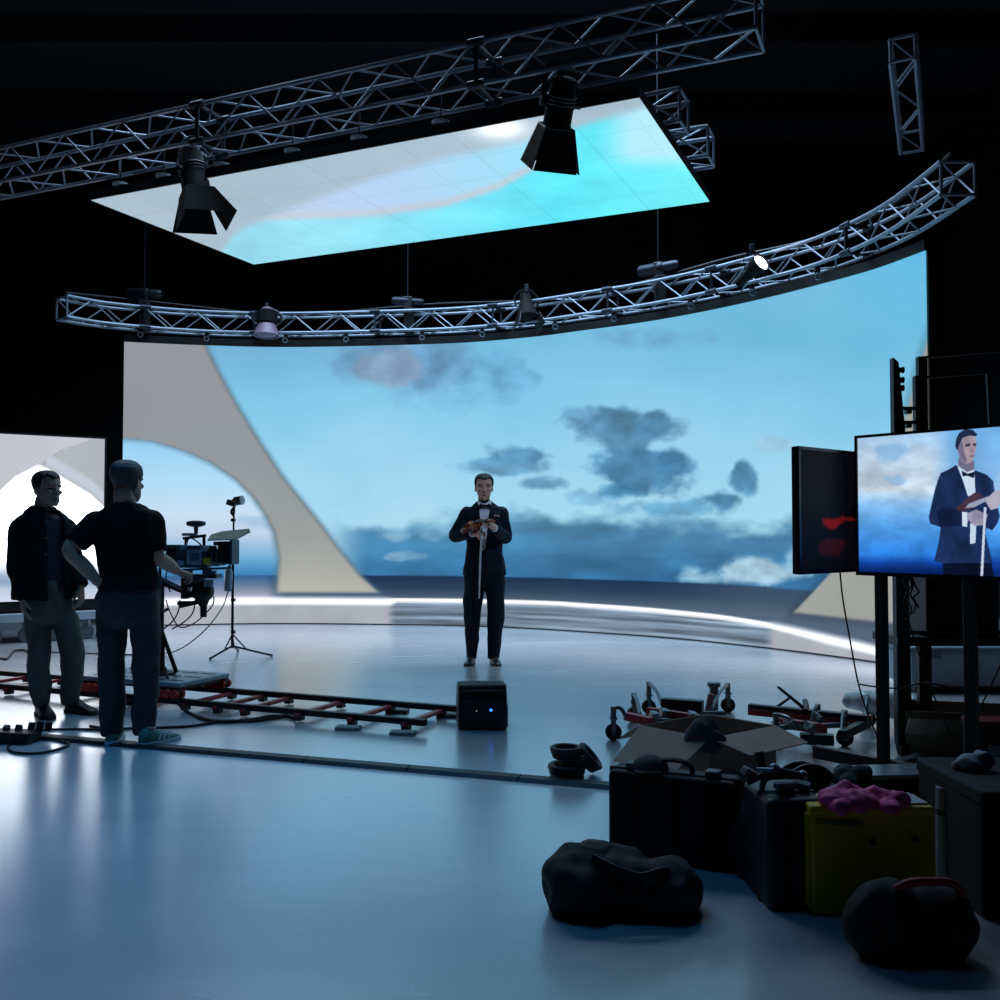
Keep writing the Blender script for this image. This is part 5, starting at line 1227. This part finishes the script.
# goods stacked behind the stand
fc = thing('flight_case', 'grey blue flight case behind the monitor stand, at the LED wall end', 'flight case', gnd(965, 694), 0)
MB().box((.1, .3, .18), (1.0, .5, .26)).build('body', mat('case_blue_grey', (150, 164, 176), .5, var=.12), fc, bevel=.01); MB().box((.1, .3, .335), (1.02, .52, .05)).build('lid', mat('case_lid', (120, 134, 146), .5), fc, bevel=.008); MB().box((.1, .3, .03), (.9, .4, .05)).build('base', M_blk, fc)
for q in (-.2, .4): MB().box((q, .04, .31), (.07, .02, .08)).build('latch', M_steel, fc, bevel=.004)
wb = thing('wooden_box', 'brown open wooden box behind the monitor stand', 'box', gnd(958, 752), -.28)
M_wd = mat('box_wood', (150, 134, 118), .7, var=.2, scale=8)
MB().box((0, .20, .13), (.62, .015, .26)).box((0, -.20, .13), (.62, .015, .26)).box((-.30, 0, .13), (.015, .4, .26)).box((.30, 0, .13), (.015, .4, .26)).build('sides', M_wd, wb); MB().box((0, 0, .01), (.6, .4, .018)).build('bottom', M_wd, wb); MB().box((0, -.34, .20), (.62, .28, .012), rot=(-.5, 0, 0)).build('flap', M_wd, wb)
pr_ = gnd(900, 712); rl = thing('plastic_roll', 'long white plastic wrapped roll lying on the floor behind the monitor stand', 'roll', pr_)
prf = [at(846, 700, 6.55) - pr_, at(872, 703, 6.45) - pr_, at(905, 708, 6.35) - pr_, at(940, 713, 6.25) - pr_, at(985, 720, 6.2) - pr_]
limb(mbr := MB(), prf, [(.045, .04), (.075, .07), (.085, .08), (.085, .075), (.07, .06)], 18)
fuse(mbr, 'wrapped_roll', mat('white_plastic', (206, 212, 220), .25, var=.1, scale=6), rl, .012, 2, .02, 6, seed=31)
rc = thing('road_case', 'dark road case with a red strip along its edge, beside the right post', 'road case', gnd(1000, 792), 0)
MB().box((.05, .1, .16), (.30, .15, .30)).build('body', mat('case_black', (14, 15, 20), .6), rc, bevel=.008); MB().box((.05, .1, .325), (.31, .16, .03)).build('lid', mat('case_red', (120, 22, 26), .5), rc, bevel=.006); MB().box((.0, .018, .2), (.10, .015, .05)).build('handle', M_steel, rc)
# ================================================================ dolly frames with casters
def caster_arm(t, a, b, lift, M_arm):
    """a steel arm arching from a to the caster at b (on the floor)"""
    a, b = V(a), V(b); top = V((b.x, b.y, lift))
    arm = MB().tube(spline([a, a.lerp(top, .45) + V((0, 0, .04)), top + V((0, 0, .02)), top + V((0, 0, -.03))], 6), .013, 8); o = arm.build('arm', M_arm, t)
    c = MB().cyl(top + V((0, 0, .035)), b + V((0, 0, .125)), .018, n=12).box(b + V((0, -.026, .085)), (.026, .008, .10)).box(b + V((0, .026, .085)), (.026, .008, .10)).box(b + V((0, 0, .135)), (.045, .06, .012)).build('caster_fork', M_steel, t, bevel=.002)
    MB().cyl(b + V((0, -.019, .05)), b + V((0, .019, .05)), .05, n=22).cyl(b + V((0, -.03, .05)), b + V((0, .03, .05)), .014, n=12).build('wheel', M_rub, c, bevel=.006)
def dolly_frame(label, p, rz, beams, casters, extras):
    t = thing('track_dolly', label, 'dolly', p, rz, 'dismantled track dollies'); iv = Matrix.Rotation(-rz, 3, 'Z')
    for a, b_, w_, h_, mm, nm in beams: MB().bar(a, b_, w_, h_).build(nm, mm, t, bevel=.005)
    for a, b_, l_ in casters: caster_arm(t, a, b_, l_, M_steel)
    extras(t)
    return t
def lp_(px, py, z, o): return gnd(px, py, z) - o
o1 = gnd(668, 735)
A = lambda px, py, z=.13: lp_(px, py, z, o1)
def ex1(t):
    MB().cyl(A(714, 712, .06), A(714, 712, .06) + V((0, 0, .17)), .03, n=16).cyl(A(714, 712, .06) + V((0, 0, .17)), A(714, 712, .06) + V((0, 0, .20)), .045, n=16).build('post', M_steel, t, bevel=.003)
    MB().cyl(A(707, 714, .08), A(707, 714, .08) + V((.03, 0, .13)), .022, n=12).build('sleeve', mat('pink_sleeve', (170, 110, 116), .5), t)
    for x, y in ((664, 713), (692, 716), (654, 716)): MB().box(A(x, y, .15), (.05, .05, .05), rot=(.3, .2, .4)).cyl(A(x, y, .15), A(x, y, .22), .012, n=10).build('clamp', M_steel, t, bevel=.004)
dolly_frame('dismantled dolly with four casters and short red beams, behind the left of the cardboard box', o1, 0,
            [(A(626, 716), A(652, 722), .05, .05, M_red, 'beam'), (A(648, 711, .14), A(720, 722, .14), .04, .05, M_red, 'beam'), (A(662, 704, .16), A(703, 707, .16), .07, .08, M_blk, 'cross_bar'), (A(652, 722, .10), A(735, 726, .10), .05, .04, M_blk, 'cross_bar'), (A(655, 716, .12), A(725, 713, .12), .03, .03, M_steel, 'tie_rod')],
            [(A(626, 717), A(613.5, 740, 0), .17), (A(640, 714), A(634, 722, 0), .16), (A(662, 704, .16), A(649, 714, 0), .19), (A(712, 708), A(728, 712, 0), .17)], ex1)
o2 = gnd(812, 738)
B = lambda px, py, z=.12: lp_(px, py, z, o2)
def ex2(t):
    MB().cyl(B(808, 714, .14), B(805, 701, .17), .018, n=10).cyl(B(805, 712, .2), B(806, 706, .2), .02).build('arm_base', M_blk, t)
    MB().cyl(B(806, 710, .20), B(806, 710, .20) + V((-.17, .0, .14)), .011, .008, n=8).build('lever', M_dsteel, t)
    MB().cyl(B(770, 712, .13), B(770, 712, .13) + V((.14, .0, .10)), .011, .008, n=8).build('lever', M_dsteel, t)
    for x, y in ((818, 718), (810, 727), (790, 722)): MB().box(B(x, y, .14), (.05, .06, .05), rot=(.3, .5, .4)).cyl(B(x, y, .14), B(x + 4, y, .19), .012, n=10).build('clamp', M_steel, t, bevel=.004)
dolly_frame('dismantled dolly with a long red beam and two upright levers, right of the cardboard box', o2, 0,
            [(B(749, 709, .13), B(872, 721, .13), .06, .07, M_red, 'beam'), (B(749, 706, .16), B(868, 718, .16), .05, .03, M_blk, 'beam_cap'), (B(775, 722, .11), B(826, 729, .11), .05, .06, M_red, 'beam'), (B(770, 728, .10), B(840, 725, .12), .03, .03, M_steel, 'tie_rod'), (B(800, 738, .09), B(834, 740, .09), .07, .06, M_blk, 'cross_bar'), (B(868, 722, .12), B(842, 735, .12), .05, .05, M_blk, 'end_bar')],
            [(B(842, 732), B(845, 746, 0), .18), (B(866, 718), B(868, 727, 0), .18), (B(800, 730), B(776, 746, 0), .16), (B(812, 722), B(818, 735, 0), .16)], ex2)
# ================================================================ the open cardboard box
M_card = mat('cardboard', (164, 142, 126), .8, var=.1, scale=7, bump=.03)
bc0 = V((.985, 4.60, 0)); L1 = V((-.278, .31, 0)).normalized(); R1 = V((.404, .31, 0)).normalized(); hb = .31
cbx = thing('cardboard_box', 'open brown cardboard box with flaps folded out, behind the black hard case', 'cardboard box', bc0)
def wall_q(a, b_, n, nm):
    MB().prism([a, b_, b_ + V((0, 0, hb)), a + V((0, 0, hb))], (0, 0, 0), n * .006).build(nm, M_card, cbx)
Z = V((0, 0, 0)); wall_q(Z, L1 * .42, R1, 'side'); wall_q(Z, R1 * .50, L1, 'side'); wall_q(L1 * .42, L1 * .42 + R1 * .5, -L1, 'side'); wall_q(R1 * .5, R1 * .5 + L1 * .42, -R1, 'side')
MB().prism([Z, R1 * .5, R1 * .5 + L1 * .42, L1 * .42], (0, 0, .004), (0, 0, .012)).build('bottom', M_card, cbx)
def flap(a, b_, out, drop, ln, tp=.03):
    H = V((0, 0, hb)); d = (b_ - a).normalized(); q = [a + H, b_ + H, b_ + H - d * tp + out * ln - V((0, 0, drop)), a + H + d * tp + out * ln - V((0, 0, drop))]
    n = (q[1] - q[0]).cross(q[3] - q[0]).normalized() * .003
    MB().prism(q, -n, n).build('flap', M_card, cbx)
flap(Z, L1 * .42, -R1, .14, .22); flap(Z, R1 * .5, -L1, .05, .20); flap(L1 * .42, L1 * .42 + R1 * .5, L1, .10, .18); flap(R1 * .5, R1 * .5 + L1 * .42, R1, .12, .18)
clo = thing('grey_cloth', 'dark grey cloth bunched over the rim of the cardboard box', 'cloth', bc0 + V((0, .06, hb)))
mb = MB(); mb.ball((-.01, .0, .02), (.075, .05, .06), 18, 12).ball((.02, -.03, -.02), (.06, .05, .05), 18, 12).ball((-.06, .03, -.03), (.05, .05, .06), 18, 12).ball((.0, .0, .06), (.025, .03, .03), 18, 12)
fuse(mb, 'cloth', mat('slate_cloth', (56, 66, 76), .85, var=.15), clo, .007, 2, .018, 11, seed=41)
# ================================================================ cases and bags in front
M_case = mat('case_plastic_black', (5, 6, 8), .6, spec=.25, var=.2, scale=20, bump=.08, bscale=200)
def hard_case(label, p, rz, w_, d_, h_, m, name='hard_case', latches=2, top=True):
    t = thing(name, label, 'hard case', p, rz)
    MB().box((0, 0, h_ / 2), (w_, d_ * .62, h_)).build('shell', m, t, bevel=.022, seg=3)
    MB().box((0, -d_ * .36, h_ / 2), (w_ * .985, d_ * .30, h_ * .985)).build('lid', m, t, bevel=.022, seg=3)
    MB().box((0, -d_ * .2, h_ / 2), (w_ * 1.012, .018, h_ * 1.012)).build('seam_rim', m, t, bevel=.005)
    for k in range(3): MB().box(((k - 1) * w_ * .28, -d_ * .515, h_ / 2), (.03, .012, h_ * .8)).build('rib', m, t, bevel=.004)
    if top:
        for k in range(latches):
            x = (k - (latches - 1) / 2) * w_ * .62
            MB().box((x, -d_ * .18, h_ + .012), (.055, .06, .026)).build('latch', M_grey, t, bevel=.006)
        MB().tube(spline([(-.075, -d_ * .1, h_), (-.06, -d_ * .1, h_ + .035), (0, -d_ * .1, h_ + .045), (.06, -d_ * .1, h_ + .035), (.075, -d_ * .1, h_)], 6), [(.010, .016)] * 25, 10).build('handle', M_rub, t)
    return t
ca, cb2 = at(618, 765, 3.88), at(740.5, 778, 3.675)
cd = cb2 - ca; cd.z = 0; mid = (ca + cb2) / 2; hz = .352
hard_case('large black hard case standing upright in front of the cardboard box', V((mid.x + .005, mid.y + .08, 0)), math.atan2(cd.y, cd.x), cd.length * 1.06, .17, hz - .01, M_case)
dm = thing('black_cap', 'dark rounded cap lying on top of the large black hard case', 'cap', V((mid.x - .09, mid.y + .10, hz - .01)))
mb = MB(); mb.ball((0, 0, .0), (.075, .07, .058), 24, 14); bmesh.ops.delete(mb.bm, geom=[v for v in mb.bm.verts if v.co.z < -.004], context='VERTS'); mb.build('crown', mat('slate_cap', (34, 42, 50), .8), dm)
MB().box((-.02, -.07, .006), (.10, .05, .008)).build('brim', M_black, dm, bevel=.003)
hard_case('narrow dark blue hard case standing end-on, left of the yellow crate', V((at(787, 900, 3.42).x, 3.50, 0)), .05, .205, .34, .375, mat('case_navy', (10, 15, 24), .5, var=.2), latches=1)
def soft_bag(label, p, blobs, m, seed, wr=.018, handle=None, name='soft_bag', cat='bag', ws=7):
    t = thing(name, label, cat, p); mb = MB()
    for c, r in blobs: mb.ball(c, r, 24, 16)
    fuse(mb, 'body', m, t, .008, 2, wr, ws, seed=seed, push=lambda co: V((0, 0, -co.z)) if co.z < 0 else None)
    if handle: MB().tube(spline(handle, 7), [(.010, .018)] * (7 * (len(handle) - 1) + 1), 10).build('strap', M_rub, t)
    return t
M_bag = mat('bag_black', (7, 8, 11), .75, var=.3, scale=18, bump=.12, bscale=140)
soft_bag('slumped black soft bag in front of the large black hard case', V((at(620, 900, 3.36).x, 3.34, 0)), [((-.14, 0, .09), (.12, .13, .115)), ((.0, .02, .09), (.14, .13, .10)), ((.14, 0, .075), (.13, .13, .085)), ((-.09, .03, .16), (.07, .07, .05)), ((.1, .03, .12), (.10, .06, .04))], M_bag, 51, .028, [(-.1, -.06, .19), (-.03, -.11, .17), (.05, -.12, .15), (.12, -.10, .16), (.16, -.05, .14)])
soft_bag('small round black bag between the large hard case and the navy case', V((at(757, 880, 3.62).x, 3.66, 0)), [((0, 0, .12), (.075, .1, .14)), ((.02, 0, .20), (.05, .06, .06))], M_bag, 52, .014)
pl2 = thing('cable_reel', 'black round reel standing on edge behind the navy case', 'reel', gnd(806, 832), 0)
MB().lathe([(.03, -.05), (.145, -.05), (.145, -.035), (.09, -.03), (.09, .03), (.145, .035), (.145, .05), (.03, .05)], (0, 0, .147), (.25, -1, .1), 40).build('drum', M_blk, pl2); MB().torus((0, 0, .147), .098, .02, (.25, -1, .1), 32, 8, 1.6).build('cable', M_cable, pl2); MB().cyl((.01, -.08, .15), (-.015, .07, .14), .02, n=14).build('hub', M_grey, pl2)
ga = thing('clamp_arm', 'jumble of a jointed metal clamp arm lying on top of the navy hard case', 'clamp arm', V((at(780, 800, 3.45).x, 3.45, .395)))
MB().cyl((-.11, .02, .0), (-.02, .0, .05), .012).cyl((-.02, 0, .05), (.09, .03, .02), .012).build('arm', M_dsteel, ga); MB().ball((-.02, 0, .05), .022, 14, 10).ball((.09, .03, .02), .02, 14, 10).build('joint', M_steel, ga)
MB().box((-.1, .03, .03), (.05, .04, .03), rot=(.2, .5, .3)).box((.0, -.06, .01), (.09, .03, .02), rot=(0, .1, .6)).box((.07, -.02, .0), (.06, .05, .025), rot=(.1, .2, -.4)).build('jaw', M_grey, ga, bevel=.005); MB().cyl((-.05, .03, .03), (-.06, .05, .10), .012, .018).build('grip', M_rub, ga); MB().cyl((-.08, .0, .05), (-.03, -.03, .055), .008).build('screw', M_steel, ga)
# yellow crate
YW = 3.27
M_yel = mat('yellow_plastic', (214, 172, 10), .5, var=.12, scale=10, bump=.04)
yx = (at(812, 850, YW).x + at(936, 850, YW).x) / 2; wy = at(936, 850, YW).x - at(812, 850, YW).x; hy_ = at(870, 808, YW).z
yc = thing('yellow_crate', 'yellow plastic crate with a pink cloth on it', 'crate', V((yx, YW + .09, 0)), -.03)
d_ = .16
MB().box((0, 0, hy_ * .5), (wy * .96, d_, hy_), taper=1.02).build('tub', M_yel, yc, bevel=.012)
MB().box((0, 0, hy_ - .012), (wy * 1.0, d_ * 1.08, .03)).build('lid', M_yel, yc, bevel=.008)
for q in (-1, 1): MB().box((q * wy * .49, -d_ * .3, hy_ * .5), (.022, .05, hy_ * .86)).build('rib', M_yel, yc, bevel=.004)
for q in (.0, .14): MB().cyl((q, -d_ / 2 - .004, hy_ * .68 + q * .1), (q, -d_ / 2 + .01, hy_ * .68 + q * .1), .012, n=14).build('hole', M_blk, yc)
MB().box((-.11, -d_ / 2 - .003, hy_ * .86), (.15, .006, .018), rot=(0, .06, 0)).build('grip_slot', mat('yellow_worn', (140, 126, 30), .6), yc)
tag(MB().box((yx + .125, YW + .09, hy_ + .006), (.13, .13, .006), rot=(0, 0, .1)).build('paper_sheet', mat('paper', (176, 182, 196), .7, var=.04)), 'white sheet of paper on the right side of the yellow crate lid', 'paper')
M_pink = mat('pink_fabric', (232, 70, 140), .65, var=.15)
pk = thing('pink_cloth', 'crumpled pink cloth gloves lying on the yellow crate', 'cloth', V((yx - .02, YW + .025, hy_ + .003)))
mb = MB()
for c, r in (((-.09, 0, .02), (.06, .06, .03)), ((-.03, -.02, .02), (.07, .05, .028)), ((.04, .02, .02), (.06, .05, .03)), ((.10, .0, .015), (.05, .04, .025)), ((-.05, .05, .03), (.05, .03, .03)), ((.06, -.05, .012), (.03, .05, .018)), ((-.1, -.05, .012), (.035, .05, .018))): mb.ball(c, r, 20, 12)
fuse(mb, 'cloth', M_pink, pk, .005, 1, .014, 16, seed=61)
# long case, rolled tube and the big case at the far right
lc = thing('long_case', 'long black case with a shiny pale top, lying behind the yellow crate', 'case', V((at(893, 810, 4.0).x, 4.02, 0)), .12)
MB().box((0, 0, .145), (.42, .20, .29)).build('body', M_case, lc, bevel=.02, seg=3); MB().box((.03, 0, .298), (.32, .18, .02)).build('top_plate', mat('pale_top', (150, 160, 172), .25, .3), lc, bevel=.006); MB().box((.21, -.02, .2), (.02, .15, .12)).build('end_bracket', M_steel, lc, bevel=.004); MB().box((-.21, 0, .15), (.03, .16, .18)).build('end_cap', M_grey, lc, bevel=.008)
gc = thing('grey_sleeve', 'grey cloth sleeve draped over the left end of the long black case', 'cloth', V((at(852, 790, 3.95).x, 3.98, .30)))
mb = MB(); mb.ball((0, 0, .0), (.06, .07, .03), 18, 12).ball((-.03, -.07, -.05), (.035, .04, .07), 18, 12).ball((.04, -.02, .015), (.04, .05, .02), 18, 12); fuse(mb, 'cloth', mat('slate_cloth', (56, 66, 76), .85), gc, .007, 2, .014, 12, seed=63)
tb = thing('rolled_tube', 'short grey rolled tube standing at the right rear corner of the yellow crate', 'tube', V((at(947, 800, 3.52).x, 3.55, 0)))
MB().cyl((0, 0, 0), (.01, 0, .36), .034, n=20).build('roll', mat('grey_roll', (110, 122, 134), .4, var=.1), tb, bevel=.005); MB().cyl((.0072, 0, .26), (.0078, 0, .28), .037, n=20).build('band', M_blk, tb); MB().cyl((.01, 0, .355), (.0101, 0, .362), .022, n=16).build('core', M_blk, tb)
bg_ = thing('equipment_chest', 'big black equipment chest at the right edge', 'chest', V((at(985, 880, 3.3).x + .22, 3.5, 0)))
MB().box((0, 0, .19), (.50, .5, .38)).build('body', mat('trunk_black', (5, 6, 8), .8), bg_, bevel=.012); MB().box((0, 0, .395), (.51, .51, .05)).build('lid', mat('trunk_black', (5, 6, 8), .8), bg_, bevel=.01)
for q in (-.15, .12): MB().box((q, -.256, .37), (.06, .015, .06)).build('latch', M_dsteel, bg_, bevel=.004)
wbag = thing('white_bundle', 'pale crumpled bundle on top of the big black chest', 'bundle', V((at(972, 780, 3.55).x, 3.55, .42)))
mb = MB(); mb.ball((0, 0, .02), (.05, .05, .03), 18, 12).ball((.04, .0, .035), (.03, .04, .03), 18, 12).ball((-.03, .01, .015), (.03, .03, .02), 18, 12); fuse(mb, 'bundle', mat('pale_cloth', (128, 138, 150), .7), wbag, .006, 2, .012, 14, seed=65)
rb_ = thing('tool_bag', 'black tool bag with a red carrying handle in front of the yellow crate', 'bag', V((at(905, 900, 3.0).x, 2.98, 0)))
mb = MB(); mb.ball((-.06, 0, .10), (.13, .09, .12), 24, 14).ball((.08, 0, .095), (.13, .09, .11), 24, 14); fuse(mb, 'body', M_bag, rb_, .008, 2, .015, 8, seed=67, push=lambda co: V((0, 0, -co.z)) if co.z < 0 else None)
MB().tube(spline([(-.06, -.03, .20), (-.02, -.05, .235), (.05, -.05, .24), (.12, -.04, .23), (.16, -.02, .18)], 6), .013, 10).build('handle', mat('red_handle', (150, 26, 32), .5), rb_)
# ================================================================ put each thing's origin at its base
bpy.context.view_layer.update()
for o in [x for x in S.objects if x.parent is None and x.type == 'EMPTY']:
    if o.location.length > 1e-6 or not o.children: continue
    lo, hi = V((1e9,) * 3), V((-1e9,) * 3)
    for c in o.children_recursive:
        if c.type != 'MESH': continue
        for k in c.bound_box:
            w_ = c.matrix_world @ V(k); lo = V(map(min, lo, w_)); hi = V(map(max, hi, w_))
    d = V(((lo.x + hi.x) / 2, (lo.y + hi.y) / 2, lo.z)); o.location = d
    for c in o.children: c.location = c.location - d
# ================================================================ light and view
w = bpy.data.worlds.new('world'); S.world = w; w.use_nodes = True
w.node_tree.nodes['Background'].inputs['Color'].default_value = (*rgb(20, 40, 70), 1); w.node_tree.nodes['Background'].inputs['Strength'].default_value = .15
S.view_settings.view_transform = 'Standard'; S.view_settings.look = 'None'; S.view_settings.gamma = 1
S.view_settings.use_curve_mapping = False; S.view_settings.exposure = 0.0
def soft_lamp(name, loc, size, power, col, rot=(0, 0, 0)):
    d = bpy.data.lights.new(name, 'AREA'); d.shape = 'RECTANGLE'; d.size, d.size_y = size; d.energy = power; d.color = rgb(*col)
    o = bpy.data.objects.new(name, d); COL.objects.link(o); o.location = loc; o.rotation_euler = rot
    return o
a_ = soft_lamp('added_stage_fill', (-.5, 10.8, 7.4), (7, 3.6), 640, (182, 216, 248)); a_.data.spread = math.radians(120)  # added area lamp, out of view, brightens the floor near the wall
a_ = soft_lamp('added_front_fill', (-2.3, 4.3, 7.6), (2.8, 3.0), 27, (64, 170, 250)); a_.data.spread = math.radians(50)  # second added lamp, unseen, gives the front floor its cyan-blue light
def spot(name, loc, aim, power, col, ang, size=.12, blend=.6):
    d = bpy.data.lights.new(name, 'SPOT'); d.energy = power; d.color = rgb(*col); d.spot_size = math.radians(ang); d.spot_blend = blend; d.shadow_soft_size = size
    o = bpy.data.objects.new(name, d); COL.objects.link(o); o.location = loc
    o.rotation_euler = (V(aim) - V(loc)).to_track_quat('-Z', 'Y').to_euler()
    return o
spot('key_light', (.9, 5.4, 4.4), (-.16, 9.5, 1.2), 330, (190, 215, 255), 26)
